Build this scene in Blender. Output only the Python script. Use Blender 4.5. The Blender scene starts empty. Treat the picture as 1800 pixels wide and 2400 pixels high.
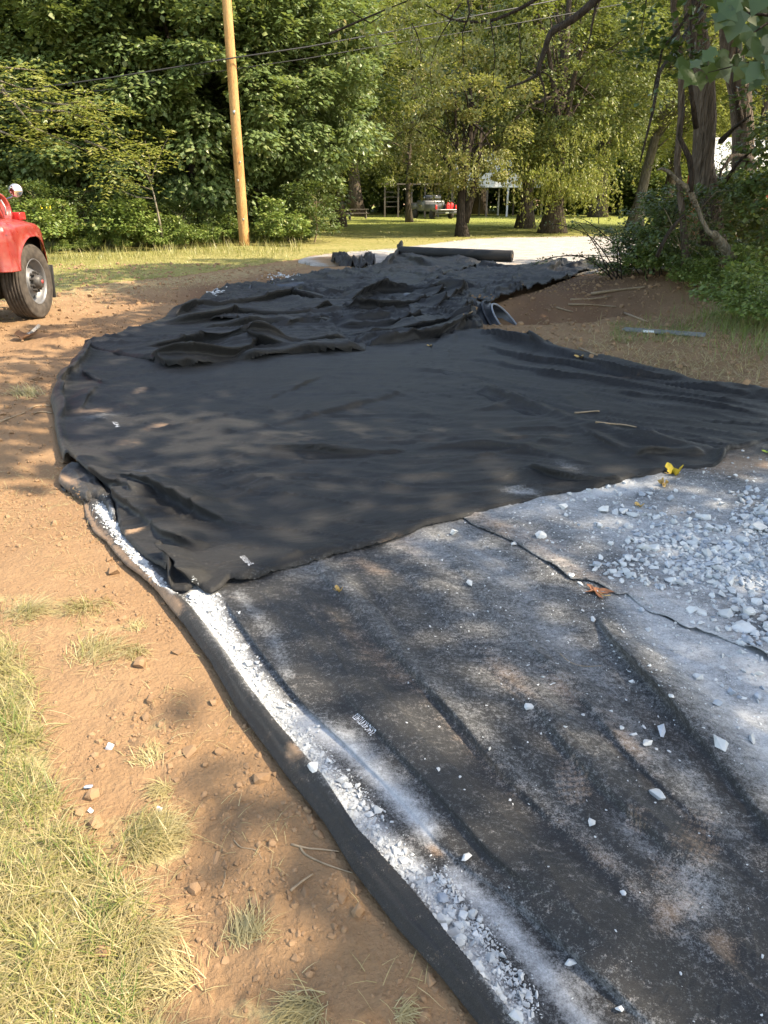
import bpy, bmesh, math, random
import numpy as np
from mathutils import Vector, Matrix
random.seed(7)
rng = np.random.RandomState(11)
S = bpy.context.scene
COL = S.collection
R = math.radians

# ------------------------------------------------------------------ camera, light, exposure
F, CH, PT = 1680.0, 1.62, R(23.66)
cam = bpy.data.objects.new('camera', bpy.data.cameras.new('camera')); COL.objects.link(cam)
cam.location = (0, 0, CH); cam.rotation_euler = (math.pi/2 - PT, 0, 0)
cam.data.sensor_fit = 'VERTICAL'; cam.data.sensor_height = 36.0; cam.data.lens = 36.0*F/2400.0
cam.data.clip_start = 0.05; cam.data.clip_end = 3000
S.camera = cam
SUN_EL, SUN_AZ = 47.0, 104.0      # azimuth clockwise from +Y: the sun stands to the right and a little behind
w = bpy.data.worlds.new('World'); S.world = w; w.use_nodes = True
nt = w.node_tree; bg = nt.nodes['Background']
sky = nt.nodes.new('ShaderNodeTexSky'); sky.sky_type = 'NISHITA'; sky.sun_disc = False
sky.sun_elevation = R(SUN_EL); sky.sun_rotation = R(SUN_AZ)
nt.links.new(sky.outputs[0], bg.inputs[0]); bg.inputs[1].default_value = 0.15
sl = bpy.data.lights.new('sun', 'SUN'); sl.energy = 2.75; sl.angle = R(0.5); sl.color = (1.0, 0.96, 0.89)
sun = bpy.data.objects.new('sun', sl); COL.objects.link(sun)
a, e = R(SUN_AZ), R(SUN_EL)
SD = Vector((math.sin(a)*math.cos(e), math.cos(a)*math.cos(e), math.sin(e)))
sun.rotation_euler = SD.to_track_quat('Z', 'Y').to_euler()
sun.location = SD*50
S.view_settings.view_transform = 'Standard'; S.view_settings.look = 'None'
S.view_settings.gamma = 1; S.view_settings.use_curve_mapping = False
S.view_settings.exposure = 2.15
S.view_settings.use_white_balance = True; S.view_settings.white_balance_temperature = 8300; S.view_settings.white_balance_tint = 10
S.render.engine = 'CYCLES'
S.cycles.max_bounces = 6; S.cycles.diffuse_bounces = 3; S.cycles.transmission_bounces = 3; S.cycles.transparent_max_bounces = 4
S.cycles.use_denoising = True

# ------------------------------------------------------------------ measuring helpers (photo pixel -> point of the place)
def Gn(P, z=0.0):
    P = np.atleast_2d(np.asarray(P, float)); u = (P[:, 0]-900)/F; v = (1200-P[:, 1])/F
    dy = math.cos(PT)+v*math.sin(PT); dz = -math.sin(PT)+v*math.cos(PT)
    t = (z-CH)/dz
    return np.stack([u*t, dy*t], 1)
def G(px, py, z=0.0):
    q = Gn([(px, py)], z)[0]; return Vector((q[0], q[1], z))
def A(px, y, z=0.0):            # point at forward distance y, height z, seen in column px
    zc = y*math.cos(PT)+(CH-z)*math.sin(PT); return Vector(((px-900)/F*zc, y, z))
def P(px, py, y):               # point at forward distance y seen at pixel px,py
    u = (px-900)/F; v = (1200-py)/F
    dy = math.cos(PT)+v*math.sin(PT); dz = -math.sin(PT)+v*math.cos(PT); t = y/dy
    return Vector((u*t, y, CH+dz*t))

# ------------------------------------------------------------------ noise
def _h(ix, iy, s):
    n = (ix.astype(np.int64)*374761393 + iy.astype(np.int64)*668265263 + s*1442695041) & 0xffffffff
    n = ((n ^ (n >> 13))*1274126177) & 0xffffffff
    n = n ^ (n >> 16)
    return (n & 0xffffff)/float(0xffffff)
def vn(x, y, s=0):
    x = np.asarray(x, float); y = np.asarray(y, float)
    ix = np.floor(x); iy = np.floor(y); fx = x-ix; fy = y-iy
    fx = fx*fx*fx*(fx*(fx*6-15)+10); fy = fy*fy*fy*(fy*(fy*6-15)+10)
    a_ = _h(ix, iy, s); b = _h(ix+1, iy, s); c = _h(ix, iy+1, s); d = _h(ix+1, iy+1, s)
    return (a_*(1-fx)+b*fx)*(1-fy)+(c*(1-fx)+d*fx)*fy
def fbm(x, y, o=4, s=0, g=0.5):
    r = 0; am = 1; t = 0
    for i in range(o):
        c, sn = math.cos(i*1.3), math.sin(i*1.3)
        r = r+am*vn((x*c-y*sn)*2**i+17*i, (x*sn+y*c)*2**i-9*i, s+i); t += am; am *= g
    return r/t
def wor(x, y, s=0):
    x = np.asarray(x, float); y = np.asarray(y, float); ix = np.floor(x); iy = np.floor(y)
    d1 = np.full(x.shape, 9.0); rr = np.zeros(x.shape)
    for i in (-1, 0, 1):
        for j in (-1, 0, 1):
            cx = ix+i; cy = iy+j
            d = np.hypot(cx+_h(cx, cy, s)-x, cy+_h(cx, cy, s+7)-y)
            m = d < d1; d1 = np.where(m, d, d1); rr = np.where(m, _h(cx, cy, s+13), rr)
    return d1, rr
def sm(x, a, b):
    t = np.clip((x-a)/(b-a), 0, 1); return t*t*(3-2*t)

# ------------------------------------------------------------------ polygons and lines
def inside(pts, poly):
    x, y = pts[:, 0], pts[:, 1]; r = np.zeros(len(pts), bool); n = len(poly); j = n-1
    for i in range(n):
        xi, yi = poly[i]; xj, yj = poly[j]
        if yi != yj:
            c = ((yi > y) != (yj > y)) & (x < (xj-xi)*(y-yi)/(yj-yi)+xi); r ^= c
        j = i
    return r
def near(pts, line, closed=False):
    """distance, nearest point, signed side, 0..1 along"""
    L = [np.array(p, float) for p in line]
    if closed: L = L+[L[0]]
    lens = [np.linalg.norm(L[i+1]-L[i]) for i in range(len(L)-1)]; tot = sum(lens) or 1; acc = 0
    D = np.full(len(pts), 1e18); Q = np.zeros((len(pts), 2)); SG = np.zeros(len(pts)); T = np.zeros(len(pts))
    for i in range(len(L)-1):
        a_, b = L[i], L[i+1]; ab = b-a_; l2 = max(ab@ab, 1e-12)
        t = np.clip(((pts-a_)@ab)/l2, 0, 1); q = a_+t[:, None]*ab
        d = pts-q; dd = (d*d).sum(1); m = dd < D
        D = np.where(m, dd, D); Q = np.where(m[:, None], q, Q)
        SG = np.where(m, np.sign(ab[0]*d[:, 1]-ab[1]*d[:, 0]), SG); T = np.where(m, (acc+t*lens[i])/tot, T); acc += lens[i]
    return np.sqrt(D), Q, SG, T
def smooth_line(pts, n=3, closed=False):
    P_ = [np.array(p, float) for p in pts]
    out = []; N = len(P_)
    for i in range(N if closed else N-1):
        p0 = P_[(i-1) % N] if (closed or i > 0) else P_[i]; p1 = P_[i]; p2 = P_[(i+1) % N]
        p3 = P_[(i+2) % N] if (closed or i+2 < N) else p2
        for k in range(n):
            t = k/n
            out.append(0.5*((2*p1)+(-p0+p2)*t+(2*p0-5*p1+4*p2-p3)*t*t+(-p0+3*p1-3*p2+p3)*t**3))
    if not closed: out.append(P_[-1])
    return out
def conv(pts, ox, oy, sc): return [(ox+x*sc, oy+y*sc) for x, y in pts]
def Z4(p): return conv(p, 450, 400, 700/1659)     # a few enlarged views that the outlines were read from
def Z5(p): return conv(p, 1000, 400, 800/1659)
def Z6(p): return conv(p, 0, 700, 900/1659)
def Z7(p): return conv(p, 900, 900, 900/1659)
def ZD(p): return conv(p, 0, 0, 1800/1659)

# ------------------------------------------------------------------ mesh helpers
def mesh(name, V, faces, mat=None, smooth=True, attrs=None, fattrs=None):
    """faces: list of int arrays (n,k)"""
    V = np.asarray(V, np.float32); me = bpy.data.meshes.new(name)
    if isinstance(faces, np.ndarray): faces = [faces]
    faces = [f for f in faces if len(f)]
    me.vertices.add(len(V)); me.vertices.foreach_set('co', V.ravel())
    nl = sum(f.size for f in faces); nf = sum(len(f) for f in faces)
    me.loops.add(nl); me.polygons.add(nf)
    me.loops.foreach_set('vertex_index', np.concatenate([f.ravel() for f in faces]).astype(np.int32))
    tot = np.concatenate([np.full(len(f), f.shape[1]) for f in faces]); st = np.concatenate([[0], np.cumsum(tot)[:-1]])
    me.polygons.foreach_set('loop_start', st.astype(np.int32))
    me.polygons.foreach_set('use_smooth', np.full(nf, smooth))
    me.update(calc_edges=True); me.validate()
    for k, v in (attrs or {}).items():
        at = me.attributes.new(k, 'FLOAT', 'POINT'); at.data.foreach_set('value', np.asarray(v, np.float32))
    for k, v in (fattrs or {}).items():
        at = me.attributes.new(k, 'FLOAT', 'FACE'); at.data.foreach_set('value', np.asarray(v, np.float32))
    if mat: me.materials.append(mat)
    return me
def link(name, me, parent=None, loc=None, label=None, cat=None, group=None, kind=None):
    o = bpy.data.objects.new(name, me); COL.objects.link(o)
    if parent is not None: o.parent = parent
    if loc is not None: o.location = loc
    return tag(o, label, cat, group, kind)
def tag(o, label=None, cat=None, group=None, kind=None):
    if label: o['label'] = label
    if cat: o['category'] = cat
    if group: o['group'] = group
    if kind: o['kind'] = kind
    return o
def empty(name, loc, label, cat, group=None, rz=0):
    o = bpy.data.objects.new(name, None); COL.objects.link(o); o.location = loc; o.rotation_euler = (0, 0, rz); o.empty_display_size = .1
    return tag(o, label, cat, group)
class MB:
    def __init__(s): s.V = []; s.Fs = {}; s.n = 0
    def add(s, V, Fc):
        V = np.asarray(V, float)
        for f in Fc: s.Fs.setdefault(len(f), []).append([i+s.n for i in f])
        s.V.append(V); s.n += len(V); return s
    def box(s, c, d, rot=None):
        v = np.array([(x, y, z) for x in (-.5, .5) for y in (-.5, .5) for z in (-.5, .5)])*np.array(d)
        if rot is not None: v = v@np.array(rot.to_3x3()).T
        s.add(v+np.array(c), [(0, 1, 3, 2), (4, 6, 7, 5), (0, 4, 5, 1), (2, 3, 7, 6), (0, 2, 6, 4), (1, 5, 7, 3)]); return s
    def tube(s, pts, rad, n=8, cap=True, bump=0):
        pts = [Vector(p) for p in pts]
        if not hasattr(rad, '__len__'): rad = [rad]*len(pts)
        V = []; up = None
        for i, p in enumerate(pts):
            d = (pts[min(i+1, len(pts)-1)]-pts[max(i-1, 0)]); d = d.normalized() if d.length > 1e-9 else Vector((0, 0, 1))
            if up is None: up = Vector((1, 0, 0)) if abs(d.x) < .8 else Vector((0, 1, 0))
            x = (up-d*up.dot(d)); x = x.normalized() if x.length > 1e-6 else d.orthogonal().normalized(); up = x; y = d.cross(x)
            for k in range(n):
                t = 2*math.pi*k/n; r = rad[i]*(1+bump*(random.random()-.5))
                V.append(p+x*math.cos(t)*r+y*math.sin(t)*r)
        Fc = [(i*n+k, i*n+(k+1) % n, (i+1)*n+(k+1) % n, (i+1)*n+k) for i in range(len(pts)-1) for k in range(n)]
        if cap: Fc += [tuple(range(n))[::-1], tuple((len(pts)-1)*n+k for k in range(n))]
        s.add([tuple(v) for v in V], Fc); return s
    def lathe(s, prof, M, n=32, closed=False):
        V = [tuple(M @ Vector((r*math.cos(2*math.pi*k/n), r*math.sin(2*math.pi*k/n), h))) for r, h in prof for k in range(n)]
        m = len(prof); Fc = [(i*n+k, i*n+(k+1) % n, ((i+1) % m)*n+(k+1) % n, ((i+1) % m)*n+k) for i in range(m if closed else m-1) for k in range(n)]
        s.add(V, Fc); return s
    def me(s, name, mat, smooth=True):
        return mesh(name, np.concatenate(s.V), [np.array(v) for v in s.Fs.values()], mat, smooth)
    def ob(s, name, mat, parent=None, smooth=True, **k):
        return link(name, s.me(name, mat, smooth), parent, **k)
def bevel(o, wd=.01, seg=2):
    m = o.modifiers.new('bevel', 'BEVEL'); m.width = wd; m.segments = seg; m.limit_method = 'ANGLE'; m.angle_limit = R(35); return o

# ------------------------------------------------------------------ materials
class MN:
    def __init__(s, name, rough=.8, spec=.3):
        s.m = bpy.data.materials.new(name); s.m.use_nodes = True; s.t = s.m.node_tree; s.b = s.t.nodes['Principled BSDF']
        s.b.inputs['Roughness'].default_value = rough; s.b.inputs['Specular IOR Level'].default_value = spec
        s.co = s.t.nodes.new('ShaderNodeTexCoord').outputs['Object']
    def n(s, ty, **kw):
        x = s.t.nodes.new(ty)
        for k, v in kw.items():
            if k.startswith('_'): setattr(x, k[1:], v)
            else: s.put(x, k, v)
        return x
    def put(s, x, k, v):
        i = x.inputs[int(k[1:])] if k[0] == 'i' and k[1:].isdigit() else x.inputs[k.replace('__', ' ')]
        if isinstance(v, bpy.types.NodeSocket): s.t.links.new(v, i)
        else: i.default_value = (*v, 1) if (hasattr(v, '__len__') and len(v) == 3 and i.type == 'RGBA') else v
    def noise(s, sc, det=4, rough=.5, vec=None, dist=0):
        x = s.n('ShaderNodeTexNoise', Scale=sc, Detail=det, Roughness=rough, Distortion=dist, Vector=vec if vec is not None else s.co); return x.outputs[0]
    def voro(s, sc, vec=None, feat='F1'):
        return s.n('ShaderNodeTexVoronoi', _feature=feat, Scale=sc, Vector=vec if vec is not None else s.co)
    def map(s, v, a_, b, c=0, d=1):
        return s.n('ShaderNodeMapRange', i0=v, i1=a_, i2=b, i3=c, i4=d).outputs[0]
    def math(s, op, a_, b=0): return s.n('ShaderNodeMath', _operation=op, i0=a_, i1=b).outputs[0]
    def mix(s, f, a_, b):
        x = s.n('ShaderNodeMix', _data_type='RGBA'); s.put(x, 'i0', f); s.put(x, 'i6', a_); s.put(x, 'i7', b); return x.outputs[2]
    def attr(s, k): return s.n('ShaderNodeAttribute', _attribute_name=k).outputs['Fac']
    def stretch(s, sc, rot=(0, 0, 0)): return s.n('ShaderNodeMapping', Vector=s.co, Scale=sc, Rotation=rot).outputs[0]
    def base(s, c): s.put(s.b, 'Base__Color', c); return s
    def rough(s, v): s.put(s.b, 'Roughness', v); return s
    def bump(s, h, dist=.01, st=1.0, prev=None):
        x = s.n('ShaderNodeBump', Height=h, Distance=dist, Strength=st)
        if prev is not None: s.put(x, 'Normal', prev)
        s.put(s.b, 'Normal', x.outputs[0]); return x.outputs[0]
def plain(name, c, rough=.6, spec=.4, metal=0, var=.25, sc=30):
    m = MN(name, rough, spec); m.b.inputs['Metallic'].default_value = metal
    n = m.noise(sc, 5, .6); m.base(m.mix(m.map(n, .3, .7), tuple(x*(1-var) for x in c), tuple(min(1, x*(1+var)) for x in c)))
    m.rough(m.map(n, .3, .7, rough*.85, min(1, rough*1.15))); return m.m

def mat_dirt():
    m = MN('dirt', .95, .12)
    n1 = m.noise(1.1, 5, .6); n2 = m.noise(9, 6, .65); n3 = m.noise(70, 5, .7)
    c = m.mix(m.map(n1, .35, .65), (.208, .122, .064), (.285, .180, .102))
    c = m.mix(m.map(n2, .35, .68), c, (.238, .147, .083))
    c = m.mix(m.math('MULTIPLY', m.map(n3, .55, .75), .6), c, (.35, .225, .135))
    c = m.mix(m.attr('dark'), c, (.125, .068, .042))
    straw = m.mix(m.map(n3, .3, .7), (.24, .20, .10), (.36, .30, .16))
    gm = m.map(m.math('ADD', m.attr('grassy'), m.math('MULTIPLY', m.math('SUBTRACT', n2, .5), 1.6)), .35, .65)
    c = m.mix(gm, c, straw)
    m.base(c)
    v = m.voro(60).outputs['Distance']
    b = m.bump(m.math('ADD', m.noise(150, 4, .7), m.math('MULTIPLY', v, .7)), .006, .8)
    m.bump(m.noise(28, 5, .65), .02, .7, b)
    return m.m
def mat_lawn():
    m = MN('lawn', .9, .1)
    n1 = m.noise(.5, 4, .6); n2 = m.noise(6, 6, .7, m.stretch((1, .5, 1))); n3 = m.noise(60, 3, .7)
    c = m.mix(m.map(n1, .35, .65), (.175, .175, .045), (.30, .265, .10))
    c = m.mix(m.map(n2, .4, .66), c, (.36, .30, .135))
    c = m.mix(m.math('MULTIPLY', m.map(n3, .42, .7), .55), c, (.075, .095, .025))
    c = m.mix(m.map(m.attr('far'), 0, 1), c, m.mix(m.map(n2, .3, .7), (.17, .20, .045), (.25, .26, .08)))
    m.base(c); m.bump(m.math('ADD', n3, n2), .04, .9); return m.m
def mat_gravelroad():
    m = MN('gravel_road', .95, .15)
    v = m.voro(35); n = m.noise(2.0, 4, .6); n3 = m.noise(90, 3, .6)
    c = m.mix(m.map(n, .35, .65), (.33, .305, .275), (.47, .44, .41))
    c = m.mix(m.math('MULTIPLY', m.map(v.outputs['Distance'], .35, .8), .55), c, (.20, .18, .16))
    c = m.mix(m.map(m.math('ADD', m.attr('soil'), m.math('MULTIPLY', m.math('SUBTRACT', n, .5), 1.2)), .4, .7), c, (.30, .20, .12))
    m.base(c); m.bump(m.math('ADD', v.outputs['Distance'], n3), .03, .8); return m.m
def mat_fabric(name, bc=(.021, .022, .026), ang=0.0, sheen=.5):
    m = MN(name, .60, .21)
    fi = m.noise(160, 3, .7, m.stretch((1, 3.2, 1), (0, 0, ang)), 1.2); sp = m.noise(420, 2, .8); lo = m.noise(1.6, 4, .6)
    mid = m.noise(14, 5, .65, m.stretch((1, 2.2, 1), (0, 0, ang)))
    c = m.mix(m.map(lo, .35, .65), bc, tuple(x*1.45 for x in bc))
    c = m.mix(m.math('MULTIPLY', m.map(fi, .5, .75), .7), c, tuple(x*2.6+.004 for x in bc))
    # soil smears, then pale stone dust: both with outlines of their own
    gr = m.math('SUBTRACT', m.noise(230, 2, .9), .5); g2 = m.math('SUBTRACT', m.noise(75, 3, .7), .5)
    md = m.math('SUBTRACT', mid, .5)
    so = m.math('ADD', m.attr('soil'), m.math('ADD', m.math('MULTIPLY', md, 1.1), m.math('ADD', m.math('MULTIPLY', gr, 1.3), m.math('MULTIPLY', g2, .5))))
    c = m.mix(m.math('MULTIPLY', m.map(so, .30, 1.0), .85), c, (.27, .175, .11))
    dv = m.math('ADD', m.attr('dust'), m.math('ADD', m.math('MULTIPLY', md, .35), m.math('ADD', m.math('MULTIPLY', gr, 1.0), m.math('MULTIPLY', g2, .95))))
    du = m.map(dv, .20, 1.05)
    c = m.mix(du, c, m.mix(m.map(mid, .35, .65), (.34, .35, .36), (.45, .46, .47)))
    m.base(c); m.rough(m.map(du, 0, 1, .54, .95))
    m.b.inputs['Sheen Weight'].default_value = sheen*.06; m.b.inputs['Sheen Roughness'].default_value = .5
    b = m.bump(fi, .0022, .9); b = m.bump(mid, .010, .45, b); return m.m
def mat_leaf(name, c1, c2, c3, trans=.38):
    m = MN(name, .42, .5)
    t = m.attr('tint'); oi = m.n('ShaderNodeObjectInfo').outputs['Random']
    c = m.mix(m.map(t, 0, .75), c1, c2); c = m.mix(m.map(t, .82, 1), c, c3)
    c = m.mix(m.math('MULTIPLY', oi, .35), c, c2)
    m.base(c)
    tr = m.n('ShaderNodeBsdfTranslucent'); m.put(tr, 'Color', m.mix(.5, c, (.20, .24, .03)))
    mx = m.n('ShaderNodeMixShader', i0=trans); m.t.links.new(m.b.outputs[0], mx.inputs[1]); m.t.links.new(tr.outputs[0], mx.inputs[2])
    out = [n for n in m.t.nodes if n.type == 'OUTPUT_MATERIAL'][0]; m.t.links.new(mx.outputs[0], out.inputs[0]); return m.m
def mat_bark(name, c1, c2, sc=6):
    m = MN(name, .9, .2)
    n = m.noise(sc, 6, .7, m.stretch((2.2, 2.2, .35)), .6); v = m.voro(sc*2.2, m.stretch((2, 2, .3))).outputs['Distance']
    m.base(m.mix(m.map(n, .35, .65), c1, c2)); m.bump(m.math('ADD', n, v), .06, 1.0); return m.m
def mat_stone(name, c1, c2, sc=25):
    m = MN(name, .85, .25)
    oi = m.attr('tint'); n = m.noise(sc, 5, .6)
    c = m.mix(m.map(n, .3, .7), c1, c2); c = m.mix(m.math('MULTIPLY', oi, .5), c, tuple(x*.62 for x in c1)); m.base(c)
    m.bump(m.noise(sc*5, 4, .7), .003, .7); return m.m

M_dirt = mat_dirt(); M_lawn = mat_lawn(); M_road = mat_gravelroad()
M_fabA = mat_fabric('geotextile', (.0117, .0114, .0114), R(70))
M_fabB = mat_fabric('geotextile_dusty', (.0192, .0190, .0192), R(-40))
M_fabC = mat_fabric('geotextile_blue_black', (.0088, .0088, .0096), R(80))
M_stone = mat_stone('crushed_stone', (.42, .44, .45), (.56, .575, .58))
M_stone2 = mat_stone('blue_grey_stone', (.25, .29, .34), (.40, .44, .49))
M_clod = mat_stone('clay_clod', (.225, .134, .074), (.295, .188, .108), 18)
M_maple = mat_leaf('maple_leaves', (.085, .135, .042), (.155, .215, .080), (.27, .29, .12))
M_maple2 = mat_leaf('dark_leaves', (.050, .088, .022), (.10, .145, .038), (.17, .19, .05))
M_yel = mat_leaf('yellow_green_leaves', (.13, .165, .030), (.24, .25, .055), (.36, .31, .09), .45)
M_dry = mat_leaf('drying_leaves', (.13, .145, .035), (.24, .235, .070), (.33, .24, .10), .4)
M_mid = mat_leaf('olive_leaves', (.072, .105, .025), (.15, .175, .045), (.26, .25, .08), .34)
M_shrub = mat_leaf('shrub_leaves', (.035, .060, .018), (.075, .115, .030), (.16, .18, .05), .3)
M_near = mat_leaf('sycamore_leaves', (.020, .045, .014), (.038, .075, .022), (.06, .10, .03), .35)
M_blade = mat_leaf('grass_blades', (.16, .175, .042), (.31, .285, .10), (.47, .39, .19), .3)
M_straw = mat_leaf('dry_straw', (.27, .215, .095), (.42, .34, .165), (.56, .48, .28), .25)
M_green = mat_leaf('weed_blades', (.07, .12, .022), (.15, .21, .05), (.30, .29, .10), .3)
M_bark = mat_bark('bark', (.050, .038, .028), (.135, .105, .080))
M_bark2 = mat_bark('dark_bark', (.020, .015, .011), (.060, .046, .035))
M_bark3 = mat_bark('pale_bark', (.10, .085, .060), (.24, .21, .16))
M_twig = plain('dry_twig', (.26, .19, .12), .8)
M_wood = None

# ------------------------------------------------------------------ the lie of the land
EDGE_L = [(139,1131),(145,1143),(175,1158),(196,1170),(199,1207),(220,1246),(250,1270),(269,1297),(296,1327),(329,1351),(371,1390),(401,1430),(434,1470),(494,1555),(553,1660),(618,1747),(673,1823),(760,1931),(825,2040),(933,2181),(1031,2289),(1118,2400),(1260,2600)]
INNER_L = [(175,1105),(205,1160),(218,1205),(233,1237),(257,1267),(281,1288),(311,1327),(335,1348),(371,1385),(412,1404),(450,1440),(510,1519),(586,1638),(651,1725),(705,1790),(760,1855),(835,1975),(900,2051),(976,2137),(1052,2235),(1183,2400),(1330,2600)]
LEFT_UP = [(196,820),(163,868),(128,900),(119,944),(128,998),(141,1063),(152,1098)]
UNION = LEFT_UP+EDGE_L+[(1700,2900),(3200,2900),(3600,1300),(1950,970),(1800,930),(1752,918),(1675,914),(1612,901),(1555,882),(1482,863),(1424,849),(1350,836),(1318,828),(1285,817),(1240,808),(1195,793),(1133,781),(1110,740),(1104,700),(1164,709),(1217,689),(1260,680),(1309,663),(1367,646),(1434,632),(1313,622),(1120,622),(1041,607),(927,595),(872,633),(796,638),(720,649),(669,666),(547,678),(475,712),(412,745),(325,776),(228,808)]
UNION_W = Gn(UNION)
FLOW = [tuple(Gn([p])[0]) for p in [(1165,722),(1215,728)]]
def ditch_right(x, y):
    # hollow in front of the right-hand culvert, its back slope rising to the fabric, its near rim level with the dirt
    wob = fbm(x/.7, y/1.5, 3, 402)-.5; cx = x-1.6+.5*(fbm(y/.5, x/.5, 2, 410)-.5); yy = y-(11.45+0.10*cx)+.9*wob
    across = np.where(yy < 0, sm(yy, -0.95, -.05), 1-sm(yy, .1, 1.5+cx*.7))
    return -0.52*across*sm(cx, -.45, .1)*(1-.55*sm(cx, 1.5, 5))
def H(x, y, clods=True):
    x = np.asarray(x, float); y = np.asarray(y, float)
    r = np.hypot(x, y)
    h = .10*(fbm(x/2.6, y/2.6, 3, 3)-.5)*sm(r, .5, 4)*(1-sm(y, 20, 32))
    h = h+.05*(fbm(x/.7, y/.7, 3, 21)-.5)*(1-sm(y, 16, 24))
    pts = np.stack([x, y], 1)
    d, _, _, _ = near(pts, UNION_W, True); ins = inside(pts, UNION_W)
    sd = np.where(ins, -d, d)
    if clods:
        k = (1-sm(y, 14, 20))
        d1, r1 = wor(x/.055, y/.055, 5); d2, r2 = wor(x/.13+3, y/.13, 9)
        zone = sm(fbm(x/.5, y/.5, 3, 44), .42, .62)
        small = np.clip(.5-d1, 0, 1) * 2 * sm(r1, .35, .9)
        large = np.clip(.45-d2, 0, 1) * 2 * sm(r2, .72, .95)
        h = h + k * zone * (.022 * small + .045 * large)
        h = h+k*.010*(fbm(x/.06, y/.06, 4, 61, .6)-.5)
    h = h*sm(sd, -.02, .35)
    # wheel rut and low berm west of the fabric
    h = h+.05*np.exp(-((sd-.65)/.35)**2)*sm(y, 3, 6)*(x < 0)
    h = h-.045*sm(-sd, 0, .12)-.02
    dr = ditch_right(x, y)*(1-sm(-sd, -.15, .05)) ; h = h+dr
    # hollow in front of the left-hand culvert
    h = h-.30*np.exp(-(((x+3.45)/.55)**2+((y-13.6)/.8)**2))*(sd > 0)
    # low bank under the shrubs on the right
    h = h+.35*np.exp(-(((x-6.3)/1.6)**2+((y-14.6)/2.6)**2))
    h = h+.10*np.exp(-(((x-7.5)/3)**2+((y-10.5)/2.)**2))
    # mound at the pole's foot
    h = h+.10*np.exp(-(((x+4.8)/1.2)**2+((y-26.3)/1.5)**2))
    return h
def H1(x, y): return float(H(np.array([x]), np.array([y]), False)[0])

def grid_faces(nx, ny):
    i = np.arange(nx-1)[None, :]+np.arange(ny-1)[:, None]*nx
    return np.stack([i, i+1, i+1+nx, i+nx], -1).reshape(-1, 4)
def blobs(pts, L):
    r = np.zeros(len(pts))
    for b in L:
        if b[0] == 'b':
            _, x, y, rx, ry, an, s = b; c, sn = math.cos(R(an)), math.sin(R(an))
            dx = pts[:, 0]-x; dy = pts[:, 1]-y; u = (dx*c+dy*sn)/rx; v = (-dx*sn+dy*c)/ry
            r = np.maximum(r, s*np.exp(-(u*u+v*v)))
        elif b[0] == 'p':      # sole print: an oval crossed by a tread grid
            _, x, y, rx, ry, an, s = b; c, sn = math.cos(R(an)), math.sin(R(an))
            dx = pts[:, 0]-x; dy = pts[:, 1]-y; u = (dx*c+dy*sn)/rx; v = (-dx*sn+dy*c)/ry; q = u*u+v*v
            grid_ = np.clip(.35+.9*np.maximum(np.abs(np.sin(u*rx/4.2)), .0)*np.abs(np.sin(v*ry/4.6)), 0, 1)
            r = np.maximum(r, .62*s*grid_*(q < 1)*(1-.6*q))
        else:
            _, line, wd, s = b; d, _, _, t = near(pts, line); r = np.maximum(r, s*np.exp(-(d/wd)**2))
    return r
# ground sheet
xs = np.concatenate([np.arange(-700, 1250, 4.5), np.arange(1250, 2500, 8)]); ys = np.concatenate([np.arange(478, 560, 3), np.arange(560, 760, 2.5), np.arange(760, 2790, 4.5)])
XX, YY = np.meshgrid(xs, ys); PX = np.stack([XX.ravel(), YY.ravel()], 1); W = Gn(PX)
z = H(W[:, 0], W[:, 1])
bd = ((XX == xs[0]) | (XX == xs[-1]) | (YY == ys[0]) | (YY == ys[-1])).ravel(); z[bd] = -.02
GR_POLY = [(-900,1560),(0,1500),(55,1560),(90,1700),(120,1850),(150,1930),(215,1990),(330,2100),(330,2300),(390,2420),(450,2800),(-900,2800)]
d, _, _, _ = near(PX, GR_POLY, True); ins = inside(PX, GR_POLY); grassy = np.clip(.5+np.where(ins, d, -d)/90., 0, 1)
grassy = np.maximum(grassy, blobs(PX, [('b',330,1960,130,60,20,.8),('b',330,2190,80,60,0,.6),('b',200,1470,170,40,-10,.45),('b',60,1430,120,60,0,.5),('b',140,1180,130,60,0,.3),('b',1600,840,260,45,5,.14),('b',1650,900,160,40,5,.10),('b',90,920,60,25,0,.35),('b',600,2360,140,40,0,.5),('b',1760,720,110,70,0,.8),('s',[(-500,740),(110,690),(300,668),(500,650),(720,615)],22,.45),('b',350,1700,60,40,0,.25)]))
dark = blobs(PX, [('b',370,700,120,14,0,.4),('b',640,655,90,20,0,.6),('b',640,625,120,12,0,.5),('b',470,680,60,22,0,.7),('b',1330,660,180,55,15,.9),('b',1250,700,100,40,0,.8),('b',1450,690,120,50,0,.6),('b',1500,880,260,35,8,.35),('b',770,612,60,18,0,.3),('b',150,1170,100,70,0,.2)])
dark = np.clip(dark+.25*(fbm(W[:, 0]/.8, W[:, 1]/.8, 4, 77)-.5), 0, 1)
V = np.column_stack([W, z]); fa = grid_faces(len(xs), len(ys))
nx, ny = len(xs), len(ys); k0 = len(V)
BIG = 1500.
V = np.vstack([V, [(-BIG, -BIG, -.02), (BIG, -BIG, -.02), (BIG, BIG, -.02), (-BIG, BIG, -.02)]])
tl, tr, bl, br = 0, nx-1, (ny-1)*nx, (ny-1)*nx+nx-1
outer = [[bl, k0, k0+1, br], [br, k0+1, k0+2, tr], [tr, k0+2, k0+3, tl], [tl, k0+3, k0, bl]]
grassy = np.append(grassy, [1]*4); dark = np.append(dark, [0]*4)
link('ground', mesh('ground', V, [fa[:, ::-1], np.array(outer)], M_dirt, True, {'grassy': grassy, 'dark': dark}), kind='structure', label='reddish brown bare clay ground')

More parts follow.
